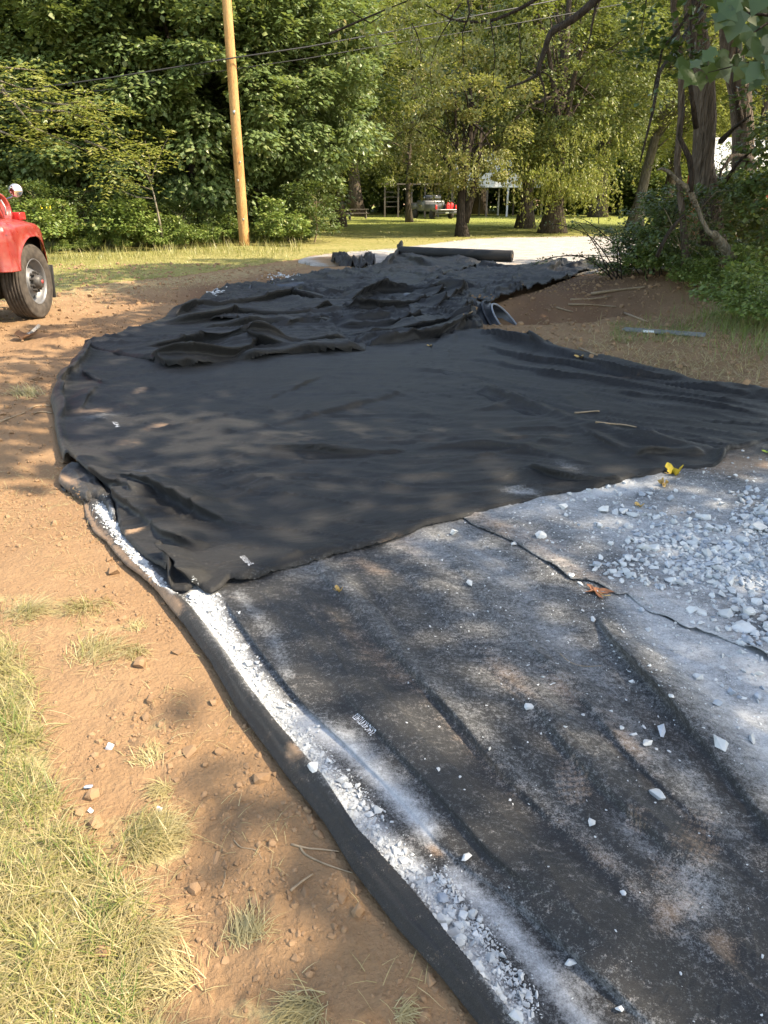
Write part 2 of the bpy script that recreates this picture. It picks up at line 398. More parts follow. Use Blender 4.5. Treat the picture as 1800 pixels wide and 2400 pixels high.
def sheet(name, poly, step, zf, mat, attrs=None, stepy=None, skirt=.012, smooth_n=2, snap=True):
    poly = smooth_line(poly, smooth_n, True) if smooth_n > 1 else poly
    pa = np.array(poly); stepy = stepy or step
    x0, y0 = pa.min(0)-2*step; x1, y1 = pa.max(0)+2*step
    gx = np.arange(x0, x1, step); gy = np.arange(y0, y1, stepy)
    X, Y = np.meshgrid(gx, gy); Q = np.stack([X.ravel(), Y.ravel()], 1)
    dist = np.full(len(Q), 1e9); NQ = Q.copy(); dd, nq, _, _ = near(Q, poly, True); ins = inside(Q, poly)
    sd = np.where(ins, dd, -dd)
    Q2 = np.where((sd < 0)[:, None], nq, Q)
    Fc = grid_faces(len(gx), len(gy)); s4 = sd[Fc]
    keep = (s4.min(1) > -step*1.05) & (s4.max(1) > step*.3)
    Fc = Fc[keep]; used = np.unique(Fc); rem = -np.ones(len(Q), int); rem[used] = np.arange(len(used)); Fc = rem[Fc]
    Q2 = Q2[used]; sdu = np.maximum(sd[used], 0); Wd = Gn(Q2)
    LEAN['v'] = 0; zz = zf(Wd, Q2, sdu)
    V = np.column_stack([Wd+LEAN['v'], zz])
    # open edges get a thickness
    E = np.concatenate([Fc[:, [0, 1]], Fc[:, [1, 2]], Fc[:, [2, 3]], Fc[:, [3, 0]]]); key = np.sort(E, 1); u, idx, cnt = np.unique(key, axis=0, return_index=True, return_counts=True)
    be = E[idx[cnt == 1]]; bv = np.unique(be); mp = {b: len(V)+i for i, b in enumerate(bv)}
    low = V[bv].copy(); low[:, 2] -= skirt
    V2 = np.vstack([V, low]); sk = np.array([[a_, b, mp[b], mp[a_]] for a_, b in be])
    at = {}
    for k, f in (attrs or {}).items():
        v = f(Q2, Wd); at[k] = np.concatenate([v, v[bv]])
    return mesh(name, V2, [Fc[:, ::-1], sk], mat, True, at)

LEAN = {'v': 0}
LAWN = [(-1200,800),(-300,745),(0,700),(110,690),(200,672),(300,660),(420,646),(560,628),(650,612),(700,606),(760,602),(850,596),(925,590),(1000,580),(1090,570),(1130,563),(1250,561),(1450,560),(2600,560),(2600,482),(-1200,482)]
def zl(Wd, Q, sd): return H(Wd[:, 0], Wd[:, 1], False)+.006+.03*sm(sd, 0, 10)
lawn = link('lawn', sheet('lawn', LAWN, 9, zl, M_lawn, {'far': lambda q, w_: sm(w_[:, 1], 30, 48)}, 3, .05, 1), kind='structure', label='mown yellow green lawn beyond the driveway')
ROAD = [(690,612),(730,600),(800,592),(930,582),(1010,572),(1100,560),(1200,556),(1450,553),(2400,553),(2400,650),(1500,650),(1434,645),(1300,650),(1120,650),(930,640),(850,630),(790,622),(730,622)]
def zr(Wd, Q, sd): return np.maximum(H(Wd[:, 0], Wd[:, 1], False), -.02)+.01+.055*sm(sd, 0, 2)
road = link('gravel_driveway', sheet('gravel_driveway', ROAD, 9, zr, M_road, {'soil': lambda q, w_: blobs(q, [('b',790,612,70,14,0,1.),('b',1190,625,60,10,0,.5),('s',[(700,606),(800,590)],8,.7)])}, 3, .05, 1), kind='structure', label='pale gravel driveway crossing behind the black fabric')

# ------------------------------------------------------------------ the fabric
LEAN = {'v': 0}
def fold(Wd, L, ga=1, gn=1, gf=1, lean=.95):
    z = np.zeros(len(Wd)); LEAN['v'] = LEAN['v']+np.zeros((len(Wd), 2))
    for line, amp, wn, wf in L:
        amp, wn, wf = amp*ga, wn*gn, wf*gf
        lw = Gn(smooth_line(line, 3)); d, _, sg, t = near(Wd, lw)
        # line drawn from left to right: sg<0 is the near side
        wob = 1+.35*np.sin(t*9+amp*100)
        wd_ = np.where(sg < 0, wn, wf)*1.0
        dz = amp*wob*np.exp(-(d/wd_)**2)*np.clip(np.sin(np.pi*np.clip(t, .0, 1))*2.6, 0, 1); z = z+dz
        # the crest leans over its near side and hangs above the sheet like a real pleat
        la = np.array(lw); sg_ = np.diff(la, axis=0); ln_ = np.linalg.norm(sg_, axis=1)+1e-9; cum = np.concatenate([[0], np.cumsum(ln_)]); tm = (cum[:-1]+cum[1:])/2/cum[-1]; tn = sg_/ln_[:, None]
        tx = np.interp(t, tm, tn[:, 0]); ty = np.interp(t, tm, tn[:, 1])
        over = lean*dz*np.exp(-(d/(wn+wf*.5))**2); LEAN['v'] = LEAN['v']+np.stack([ty*over, -tx*over], 1)
    return z
def wr(Wd, an, Lg, Wt, s, ridged=True, warp=.5, pw=2):
    c, sn = math.cos(R(an)), math.sin(R(an)); u = Wd[:, 0]*c+Wd[:, 1]*sn; v = -Wd[:, 0]*sn+Wd[:, 1]*c
    v = v+warp*Wt*2*(fbm(u/Lg*1.3, v/Lg*1.3, 2, s+50)-.5)*3
    n = fbm(u/Lg, v/Wt, 3, s, .45)
    return (1-np.abs(2*n-1))**pw if ridged else n-.5

# lower, dusty sheet in the foreground
RIDGE1 = ZD([(470,1262),(500,1300),(560,1370),(640,1468),(700,1540),(800,1640),(900,1745),(1000,1850),(1150,1960),(1300,2095),(1420,2212),(1560,2360)])
RIDGE2 = ZD([(690,1222),(730,1275),(830,1390),(1000,1560),(1100,1680),(1300,1870),(1500,2080)])
RIDGE3 = ZD([(1290,1318),(1340,1400),(1450,1520),(1560,1650),(1659,1780),(1800,1960)])
B_POLY = EDGE_L[:]+[(1700,2650),(2700,2650),(2700,1250),(1950,1000),(1600,1000),(1300,1000),(700,1180),(400,1180),(300,1080),(190,1080),(150,1105)]
def zB(Wd, Q, sd):
    do, _, so, _ = near(Wd, Gn(EDGE_L)); di, _, si, _ = near(Wd, Gn(INNER_L))
    t = do/(do+di+1e-6)                              # 0 at the outer edge, 1 at the folded inner edge
    left = (si < 0)
    prof = .034*sm(do, 0, .022)+.012*sm(t, .45, .62)+.006*np.sin(t*5+Wd[:, 1]*2)*sm(t, .05, .3)
    drop = .014*(1-sm(di, .0, .03))
    band = .064*(1-sm(di, -.01, .012))
    inn = np.where(t > .999, 0, 0)
    strip = inside(Q, EDGE_L+INNER_L[::-1])
    fade = .12+.88*sm(3.9-Wd[:, 1], 0, 2.2)
    z = np.where(strip, (prof)*fade+.012, .012+.04*fade*np.exp(-(di/.014)**2))
    inner = 1-np.exp(-(di/.25)**2)
    w_ = fold(Wd, [(RIDGE1, .050, .032, .13), ([(x+38, y+8) for x, y in RIDGE1], -.014, .06, .06), (RIDGE2, .026, .03, .10), (RIDGE3, .046, .03, .10), (conv(RIDGE2, 95, 10, 1), .012, .03, .07), (conv(RIDGE2, 190, -10, 1), .014, .03, .08), (conv(RIDGE1, 95, 5, 1), .018, .02, .06), (conv(RIDGE2, 300, -30, 1), .018, .025, .07),
                   (ZD([(620,1250),(700,1370),(860,1560),(1000,1700)]), .012, .05, .08), (ZD([(900,1180),(1010,1330),(1200,1560),(1400,1790),(1659,2030)]), .014, .06, .12), (ZD([(760,1500),(960,1720),(1180,1940),(1480,2212)]), .014, .04, .09)])
    n = .008*wr(Wd, 126, 1.6, .22, 4)+.010*wr(Wd, 122, 1.1, .10, 9, True, .5, 5)+.003*wr(Wd, 60, .3, .05, 19, True, .8, 4)
    return np.where(strip, z+.003*wr(Wd, 120, .3, .05, 3)-.024*sm(Wd[:, 1], 3.0, 3.8), z+(w_+n)*inner)
GRAV_C = ZD([(430,1290),(470,1370),(560,1500),(640,1590),(700,1680),(790,1790),(900,1900),(960,1975),(1040,2110),(1130,2240),(1250,2400)])
DUSTB = [('s', GRAV_C, 26, 1.0), ('s', conv(GRAV_C, 16, 8, 1), 30, .75), ('s', ZD([(640,1560),(760,1620),(860,1720),(930,1800)]), 34, .9), ('s', ZD([(980,1900),(1090,2010),(1200,2140),(1290,2260)]), 30, .7),
         ('s', conv(RIDGE1, -22, 10, 1), 20, .24), ('s', ZD([(520,1290),(600,1380),(650,1470)]), 12, .25), ('b',1150,1330,260,60,38,.40), ('b',1000,1290,160,50,25,.38), ('b',1300,1500,260,60,45,.36), ('b',1500,1750,160,40,50,.26), ('b',1640,1880,180,40,50,.28), ('s', conv(RIDGE3,90,-40,1), 70, .78), ('s', conv(RIDGE3,200,-60,1), 120, .85), ('s', conv(RIDGE3,34,-14,1), 30, .35), ('s', conv(RIDGE2,20,0,1), 26, .16),
         ('b',1250,1450,420,240,45,.24), ('b',700,1330,120,40,20,.25), ('b',1500,1990,110,22,40,.28), ('b',1340,1850,50,70,0,.2), ('b',1620,2110,90,80,0,.35), ('b',1330,2330,90,60,45,.4), ('s',ZD([(222,1100),(297,1207),(376,1296)]),8,.9), ('b',1500,1530,30,20,0,.35)]
SOILB = [('b',950,1270,80,30,40,.5), ('b',1200,1600,110,30,45,.5), ('p',1345,1850,46,62,-10,1.0), ('p',1505,1945,42,34,20,.8), ('p',1640,1985,62,80,15,.9), ('p',1600,2130,60,70,30,.8), ('p',1560,2060,60,40,30,.7), ('b',1640,1990,55,60,0,.3), ('b',1600,2080,60,90,0,.3), ('b',1690,2230,60,34,50,.55), ('b',1570,2150,50,60,30,.6), ('b',870,1340,60,18,20,.5), ('b',1330,1630,70,30,45,.55), ('b',690,1795,22,12,30,1.1), ('b',1020,2000,24,14,30,.7), ('b',1480,1760,90,20,50,.5),
         ('s', [(340,1362),(380,1400),(420,1440)], 10, .9), ('s',[(150,1130),(200,1180),(225,1240),(265,1285),(320,1345),(365,1388)],9,.75), ('s',[(480,1440),(560,1560)],10,.5), ('b',900,1560,160,26,40,.35), ('b',1150,1800,160,24,42,.35),('b',1420,2030,190,26,42,.35),('b',555,1520,18,6,0,1.2)]
B_attr = lambda L, bias: (lambda q, w_: np.clip(blobs(q, L)+bias, 0, 1.2))
lower = link('geotextile_sheet', sheet('lower_sheet', B_POLY, 4, zB, M_fabB, {'dust': (lambda q, w_: np.clip(blobs(q, DUSTB)+.14-.16*inside(q, EDGE_L+INNER_L[::-1])*sm(-w_[:, 1], -4.2, -3.2), 0, 1.2)), 'soil': B_attr(SOILB, .13)}, 3.2, .01, 1), label='dusty black geotextile sheet in front, streaked with white stone dust along its folded edge', cat='geotextile fabric')

# upper right dusty sheet, lapped over the lower one along a ragged seam
SEAM = conv(ZD([(1000,1128),(1018,1142),(1060,1160),(1110,1182),(1150,1208),(1200,1238),(1230,1262),(1262,1265),(1290,1275),(1330,1298),(1352,1296),(1400,1335),(1440,1348),(1480,1372),(1500,1372),(1560,1392),(1610,1412),(1659,1440)]), 0, 0, 1)+[(1900,1640),(2150,1800),(2700,2050)]
B2_POLY = SEAM+[(2700,1150),(2100,960),(1700,1000),(1500,1050),(1200,1100),(1060,1180)]
def zB2(Wd, Q, sd):
    z = zB(Wd, Q, sd)
    e = near(Q, SEAM)[0]
    n = fbm(Wd[:, 0]/.12, Wd[:, 1]/.12, 2, 31)
    return z+.006+.022*np.exp(-(e/7)**2)*sm(n, .5, .85)+.010*wr(Wd, 30, .7, .18, 12)
GD = [('b',1700,1330,300,120,20,1.0), ('b',1500,1250,260,90,10,.75), ('b',1300,1200,200,40,-5,.7), ('b',1430,1160,160,30,-10,.95), ('b',1650,1200,220,80,10,.6), ('b',1620,1480,240,90,30,.85), ('b',1760,1620,120,140,40,.95), ('b',1300,1300,220,60,30,.4), ('b',1800,1150,100,40,0,.5)]
GS = [('b',1740,1100,130,26,0,1.0), ('b',1640,1090,60,15,0,.8), ('b',1180,1250,80,20,25,.6), ('s', conv(SEAM,20,-10,1), 16, .5), ('b',1560,1410,140,25,25,.5), ('b',1300,1290,70,12,25,.6), ('b',1650,1560,80,30,30,.4)]
link('geotextile_sheet', sheet('lapped_sheet', B2_POLY, 4, zB2, M_fabB, {'dust': B_attr(GD, .12), 'soil': B_attr(GS, .12)}, 4, .004, 1), label='grey dusted geotextile sheet under the spread of crushed stone, with a ragged seam edge', cat='geotextile fabric')

# right-hand blue black sheet
C_TOP = [(1040,792),(1059,795),(1064,788),(1104,785),(1130,786),(1153,795),(1195,793),(1209,797),(1224,803),(1240,808),(1252,814),(1285,817),(1318,828),(1350,836),(1424,849),(1482,863),(1555,882),(1612,901),(1675,914),(1752,918),(1800,930),(1960,962),(2200,1010)]
C_POLY = C_TOP+[(2200,1020),(1960,1030),(1800,1045),(1757,1057),(1708,1065),(1670,1078),(1500,1060),(1300,1010),(1100,930),(1000,850)]
foldsC = [(Z5([(230,810),(330,830),(480,860),(620,905),(740,940),(900,1000),(1100,1035),(1270,1050)]), .05, .07, .10), (Z5([(250,860),(440,930),(700,960),(900,1010),(1150,1060),(1659,1130)]), .035, .08, .12),
          (Z5([(200,930),(600,1010),(900,1050),(1659,1180)]), .03, .10, .14), (Z5([(440,830),(520,850),(620,880)]), .035, .04, .05), (Z5([(300,800),(420,815),(500,850),(560,885)]), .05, .05, .05), (Z5([(900,1100),(1300,1150),(1659,1220)]), .02, .06, .1)]
def zC(Wd, Q, sd):
    e = near(Q, C_TOP)[0]
    return .03+.045*np.exp(-((e-7)/9)**2)+fold(Wd, foldsC, 1.3, .45, 1.0)+.012*wr(Wd, -28, 1.6, .4, 14)+.018*wr(Wd, -32, 1.2, .16, 17, True, .8, 5)+.010*wr(Wd, -35, .5, .07, 15)+.02*np.exp(-(near(Q, [(1670,1078),(1757,1057),(2200,1020)])[0]/8)**2)-.03*(1-sm(sd, 0, 3))
link('geotextile_sheet', sheet('right_sheet', C_POLY, 3.5, zC, M_fabC, {'dust': B_attr([('b',1490,1025,60,8,5,.25),('b',1540,960,80,8,0,.2)], 0), 'soil': B_attr([('b',1450,900,60,5,0,.4)], .02)}, 2.5, .02, 2), label='smooth blue black geotextile sheet running off to the right beside the clay bank', cat='geotextile fabric')

# the large middle sheet
A_NEAR = Z6([(290,725),(318,735),(345,748),(350,722),(372,745),(400,770),(425,792),(445,815),(470,850),(498,905),(505,960),(522,1010),(545,1058),(600,1098),(680,1150),(722,1188)])
A_NEAR = [(152,1095),(170,1096),(188,1088),(215,1112),(236,1131),(262,1165),(272,1190),(276,1218),(284,1256),(300,1277),(341,1315),(378,1342),(393,1356)]+[(395,1314),(397,1360),(398,1394),(412,1400),(438,1400),(456,1388),(466,1386),(477,1397),(495,1403),(508,1398),(522,1388),(537,1374),(560,1378),(608,1371),(651,1350),(690,1340),(749,1326),(780,1312),(814,1307),(860,1296),(900,1284),(935,1272),(970,1259),(998,1244),(1063,1231),(1117,1217),(1160,1203),(1204,1196),(1280,1177),(1325,1168),(1367,1166),(1415,1152),(1470,1136),(1545,1122),(1590,1110),(1627,1109),(1670,1106),(1695,1092),(1697,1080),(1684,1070),(1668,1062)]
A_POLY = [(201,808),(184,840),(163,868),(128,900),(119,944),(128,998),(138,1050)]+A_NEAR+[(1630,1053),(1580,1040),(1524,1020),(1470,1013),(1421,1001),(1361,988),(1301,963),(1225,943),(1155,917),(1095,890),(1060,850),(1040,800),(900,780),(600,790),(400,800),(280,800),(228,803)]
foldsA = [(Z6([(345,715),(400,760),(450,790),(520,808),(600,822),(700,860),(800,905),(900,948),(1000,990),(1100,1040)]), .075, .09, .10), (Z6([(430,790),(500,830),(560,850),(610,870),(650,920)]), .05, .05, .05),
          (Z6([(500,860),(560,900),(640,960),(750,1050),(900,1110)]), .05, .08, .10), (Z6([(735,1125),(780,1180),(830,1235),(870,1270)]), .055, .035, .06), (Z6([(850,720),(1000,770),(1200,850),(1400,960)]), .02, .15, .2),
          (ZD([(560,985),(660,988),(750,994),(820,991),(880,986)]), .035, .035, .09), (ZD([(880,986),(1000,975),(1100,980),(1200,1000),(1280,1018)]), .03, .08, .1), (ZD([(1130,1020),(1200,1042),(1250,1052),(1300,1054),(1340,1048)]), .04, .03, .08),
          (ZD([(1040,840),(1100,870),(1170,895),(1250,925),(1330,945),(1440,970),(1530,985)]), .045, .16, .06), (Z6([(850,600),(1000,595),(1150,575),(1400,512),(1659,450),(1800,400)]), .025, .10, .2), (Z6([(1130,462),(1220,430),(1320,385),(1400,350)]), .02, .05, .14),
          (Z6([(240,420),(262,370),(310,330),(350,290),(375,215)]), .06, .06, .08), (Z6([(262,560),(256,480),(262,400)]), .045, .05, .05), (Z6([(370,330),(400,360),(450,380),(470,400)]), .04, .05, .06), (Z6([(330,520),(380,440),(440,400)]), .03, .06, .08),
          (Z6([(360,735),(700,700),(1100,700),(1659,700)]), .018, .12, .2), (Z6([(560,1180),(700,1080),(800,1000),(1000,940)]), .0, .1, .1), (Z6([(1000,1280),(1100,1200),(1300,1130),(1500,1100)]), .018, .08, .1),
          (ZD([(1350,1000),(1430,990),(1520,992)]), .04, .05, .06), (ZD([(1240,935),(1340,985),(1440,1010)]), .03, .06, .07)]
def zA(Wd, Q, sd):
    e = near(Q, A_NEAR)[0]; eL = near(Q, LEFT_UP)[0]
    n = fbm(Wd[:, 0]/.25, Wd[:, 1]/.25, 2, 5)
    z = .034+fold(Wd, foldsA, 1.15, .55, .9)+.010*wr(Wd, 12, 2.2, .55, 24)+.022*wr(Wd, 6, 2.4, .34, 25, True, .6, 9)+.014*wr(Wd, -16, 1.6, .20, 27, True, .6, 9)+.005*wr(Wd, 20, .5, .06, 29, True, .8, 4)
    z = z+.005*np.exp(-((e-8)/9)**2)*n+.022*np.exp(-((eL-12)/9)**2)
    z = z-.014*(1-sm(sd, 0, 4))-.02*(1-sm(eL, 0, 5))
    z = z+.05*np.exp(-(np.hypot(Q[:, 0]-163, Q[:, 1]-1097)/16)**2)+.05*np.exp(-(np.hypot(Q[:, 0]-1690, Q[:, 1]-1085)/14)**2)
    z = z+.05*np.exp(-(near(Q, [(397,1318),(399,1350),(400,1390)])[0]/6)**2)
    return z
link('geotextile_sheet', sheet('middle_sheet', A_POLY, 3.5, zA, M_fabA, {'dust': B_attr([('b',230,990,60,10,-8,.35),('b',1220,1172,45,8,5,.6),('b',1330,1110,45,12,15,.3),('b',330,1120,26,6,0,.3),('b',740,1330,200,8,-15,.15)], .02), 'soil': B_attr([('b',370,1015,26,7,-15,1.1),('b',225,975,55,7,-5,.8),('b',330,928,18,6,-15,.9),('b',320,1262,28,5,-18,1.2),('b',300,1055,60,10,0,.35),('b',930,1280,60,10,-15,.4)], .03)}, 2, .006, 1), label='largest black geotextile sheet, spread smooth across the middle with a turned up corner tip', cat='geotextile fabric')

# two far sheets
Fp = Z4([(0,770),(60,735),(140,700),(195,668),(240,660),(400,650),(520,628),(640,592),(820,566),(870,562),(1000,553),(1040,548),(1070,520),(1130,470),(1142,458),(1180,482),(1290,480),(1400,490),(1500,505),(1600,517),(1585,545),(1540,565),(1480,590),(1400,605),(1340,635),(1280,662),(1180,680),(1080,700),(1000,720),(900,760),(860,850),(400,860),(0,860)])
foldsF = [(Z4([(370,660),(480,640),(600,610),(760,575)]), .05, .12, .10), (Z4([(1040,560),(1090,520),(1135,470),(1142,462)]), .22, .16, .22), (Z4([(1142,470),(1200,500),(1300,540),(1380,560)]), .14, .20, .25), (Z4([(1300,500),(1420,500),(1560,520)]), .08, .25, .2),
          (Z4([(300,650),(420,700),(560,690)]), .03, .1, .15), (Z4([(820,640),(960,630),(1040,628),(1110,640)]), .05, .07, .12), (Z4([(1000,700),(1150,690),(1290,658),(1400,600),(1500,590),(1590,540)]), .10, .08, .12), (Z4([(560,690),(700,720),(880,715),(960,690)]), .06, .07, .1), (Z4([(420,720),(600,690),(640,715)]), .05, .06, .1)]
def crumple(Wd, s, a_=.05, L=1.2, Wt=.25, an=8): return a_*1.5*wr(Wd, an, L, Wt, s, True, .9, 7)+a_*.5*wr(Wd, an+25, L*.4, Wt*.4, s+3, True, .9, 5)
def zF(Wd, Q, sd):
    return .08 + fold(Wd, foldsF, .9, .9, 1.6) + crumple(Wd, 33, .05, 1.8, .6) - .03 * (1-sm(sd, 0, 4))
link('geotextile_sheet', sheet('far_left_sheet', Fp, 3, zF, M_fabA, {'dust': B_attr([('b',790,645,60,4,0,.2)], .03), 'soil': B_attr([('b',940,640,60,10,0,.3),('b',1010,640,50,6,0,.3)], .03)}, .9, .02, 2), label='far black geotextile sheet gathered into a grey peak beneath the roll', cat='geotextile fabric')
Ep = Z5([(150,455),(250,470),(360,476),(480,474),(560,468),(600,461),(640,466),(655,458),(700,462),(760,468),(820,462),(860,459),(900,478),(905,486),(860,494),(760,508),(640,546),(540,580),(450,602),(372,630),(340,641),(300,660),(240,640),(230,760),(0,780),(-100,640)])
foldsE = [(Z5([(250,480),(400,490),(560,475),(640,470)]), .07, .1, .12), (Z5([(560,520),(640,490),(760,478),(890,480)]), .12, .10, .14), (Z5([(620,480),(700,500),(800,485)]), .08, .08, .1), (Z5([(320,620),(400,560),(500,530),(620,520)]), .04, .10, .12), (Z5([(300,640),(420,590),(500,570)]), .04, .06, .08), (Z5([(0,560),(200,560),(400,520)]), .04, .1, .12), (Z5([(-50,620),(60,600),(160,590),(220,600)]), .10, .08, .12)]
def zE(Wd, Q, sd): return .085+fold(Wd, foldsE, 1.0, .9, 1.3)+crumple(Wd, 63, .055, 1.4, .5, 20)-.02*(1-sm(sd, 0, 4))
link('geotextile_sheet', sheet('far_right_sheet', Ep, 3, zE, M_fabC, {'dust': B_attr([], 0), 'soil': B_attr([('b',1150,625,40,4,0,.4)], 0)}, .9, .02, 2), label='far crumpled black geotextile sheet tapering off toward the shrubs on the right', cat='geotextile fabric')

# two rumpled sheets in the middle distance
DRp = Z4([(700,760),(790,752),(840,715),(900,695),(1000,690),(1100,690),(1200,688),(1330,690),(1400,688),(1460,680),(1545,690),(1548,740),(1546,800),(1500,830),(1560,845),(1605,870),(1615,890),(1600,905),(1540,908),(1480,915),(1440,935),(1300,952),(1200,972),(1050,990),(960,1000),(840,960),(780,900),(700,880)])
foldsDR = [(Z4([(830,775),(900,730),(1000,702),(1200,692),(1330,700),(1450,692),(1545,688)]), .16, .09, .16), (Z4([(800,800),(920,800),(1050,792),(1180,775),(1290,755),(1380,715)]), .12, .06, .11), (Z4([(820,872),(1000,872),(1120,862),(1240,846),(1340,850),(1440,858)]), .05, .06, .14),
           (Z4([(800,892),(950,890),(1100,884),(1200,870),(1300,862),(1450,868)]), .08, .06, .12), (Z4([(880,950),(1000,945),(1160,925),(1300,905),(1450,880),(1600,882)]), .09, .06, .12), (Z4([(980,985),(1100,975),(1200,960),(1340,940),(1460,905),(1600,900)]), .09, .05, .09),
           (Z4([(1330,790),(1420,740),(1470,700),(1540,690)]), .14, .08, .08), (Z4([(1440,850),(1500,800),(1545,780)]), .10, .07, .07), (Z4([(1440,930),(1480,880),(1540,850),(1600,870)]), .10, .06, .06), (Z4([(1380,700),(1430,725),(1500,720)]), .10, .05, .05)]
def zDR(Wd, Q, sd):
    right = sm(Q[:, 0], 1000, 1090)
    return .055+fold(Wd, foldsDR, 1.05, .85, 1.8, 1.1)+crumple(Wd, 83, .05, 1.6, .45, 6)+right*.06*wr(Wd, 70, .5, .12, 88)-.05*(1-sm(sd, 0, 4))
link('geotextile_sheet', sheet('rumpled_right_sheet', DRp, 2.6, zDR, M_fabC, {'dust': B_attr([], 0), 'soil': B_attr([('b',1050,800,20,4,0,.4)], 0)}, .9, .03, 2), label='heavily rumpled black geotextile sheet bunched up against the right-hand culvert mouth', cat='geotextile fabric')
DLp = [(476,712),(412,745),(325,776),(228,808),(201,812),(210,824),(260,836),(300,846),(340,856),(390,868),(434,870),(500,862),(577,853),(627,847),(703,838),(780,833),(855,831),(860,824),(857,815),(840,812),(813,806),(796,782),(784,767),(783,742),(796,728),(800,712),(760,705),(700,700),(640,700),(560,700),(520,702)]
foldsDL = [(Z4([(-120,850),(0,795),(150,780),(300,765),(450,745),(560,730),(700,742),(830,742)]), .12, .07, .14), (Z4([(-200,880),(0,865),(130,850),(250,830),(450,832),(620,825),(700,805),(810,785)]), .10, .06, .14), (Z4([(60,905),(180,895),(300,885),(420,880),(530,882)]), .08, .05, .11),
           (Z4([(500,892),(560,875),(640,866),(780,868)]), .05, .05, .1), (Z4([(-300,1030),(0,992),(150,985),(300,980),(400,985),(530,980)]), .09, .05, .12), (Z4([(-200,1100),(0,1085),(160,1070),(250,1055),(300,1020),(340,990),(420,1000),(560,1010)]), .11, .06, .12),
           (Z4([(340,990),(500,985),(700,980),(860,968)]), .06, .05, .1), (Z4([(250,1072),(420,1058),(600,1032),(760,1025),(955,1018)]), .07, .04, .10), (Z4([(-450,1110),(-250,1090),(-200,1070),(-100,1110),(0,1105),(200,1100)]), .07, .05, .12), (Z4([(0,740),(150,720),(300,715),(440,722)]), .05, .06, .1)]
def zDL(Wd, Q, sd):
    eL = near(Q, [(476,712),(412,745),(325,776),(228,808)])[0]
    return .055+fold(Wd, foldsDL, 1.15, .85, 2.0, 1.15) + crumple(Wd, 103, .03, 2.6, .5, 4) - .035 * (1-sm(sd, 0, 3)) + .02*np.exp(-((eL-6)/5)**2)
link('geotextile_sheet', sheet('rumpled_left_sheet', DLp, 2.6, zDL, M_fabA, {'dust': B_attr([('b',560,800,80,6,0,.2)], 0), 'soil': B_attr([('b',860,815,20,4,0,.5),('b',700,810,60,5,0,.2)], 0.02)}, .9, .02, 2), label='pleated black geotextile sheet with a square cut end, lapped over the middle sheet', cat='geotextile fabric')
# loose scrap in the dirt beyond
sc_p = Z4([(770,512),(800,495),(830,488),(870,505),(910,520),(950,510),(980,500),(1010,505),(1022,530),(980,545),(930,552),(870,545),(830,548),(800,530)])
def zS(Wd, Q, sd): return .03+.20*wr(Wd, 62, .7, .22, 203, True, .9, 4)+.12*wr(Wd, 20, .5, .2, 205, True, .9, 4)-.06*(1-sm(sd, 0, 4))
link('geotextile_scrap', sheet('scrap', sc_p, 2.4, zS, M_fabC, {'dust': B_attr([], .05), 'soil': B_attr([], .2)}, 1.5, .03, 2), label='crumpled scrap of black fabric lying in the dirt left of the roll', cat='fabric scrap')
# weathered strip bunched under the corner of the middle sheet
sp_ = [(140,1122),(141,1138),(175,1162),(205,1180),(214,1172),(240,1180),(262,1215),(268,1230),(276,1215),(262,1175),(235,1140),(210,1112),(188,1100),(165,1100),(150,1106)]
def zW(Wd, Q, sd): return .02+.030*wr(Wd, 100, .5, .12, 207)+.02*fbm(Wd[:, 0]/.1, Wd[:, 1]/.1, 3, 5)-.03*(1-sm(sd, 0, 4))
link('geotextile_scrap', sheet('bunched', sp_, 2.6, zW, M_fabB, {'dust': B_attr([('b',262,1212,14,10,0,.6)], .08), 'soil': B_attr([('b',160,1140,30,10,30,.9)], .15)}, 2.4, .01, 2), label='bunched grey weathered fabric edge beneath the raised corner of the middle sheet', cat='fabric scrap')
SHEETS = [o for o in bpy.data.objects if o.name.startswith(("geotextile", "ground"))]

# ------------------------------------------------------------------ find the surface under a photo pixel
from mathutils.bvhtree import BVHTree
bpy.context.view_layer.update()
_bv = []
for o in SHEETS+[lawn, road]:
    me = o.data; _bv.append((o.name, BVHTree.FromPolygons([v.co[:] for v in me.vertices], [p.vertices[:] for p in me.polygons])))
def cast(o_, d_):
    b = None
    for nme, t in _bv:
        h = t.ray_cast(o_, d_)
        if h[0] is not None and (b is None or h[3] < b[3]): b = (h[0], h[1], nme, h[3])
    return b
def at(px, py):
    d_ = (P(px, py, 10)-Vector((0, 0, CH))).normalized(); b = cast(Vector((0, 0, CH)), d_)
    return (b[0], b[1], b[2]) if b else (G(px, py), Vector((0, 0, 1)), 'ground')
def drop(x, y):
    b = cast(Vector((x, y, 6)), Vector((0, 0, -1))); return b[0] if b else Vector((x, y, 0))
def hz(x, y): return drop(x, y).z

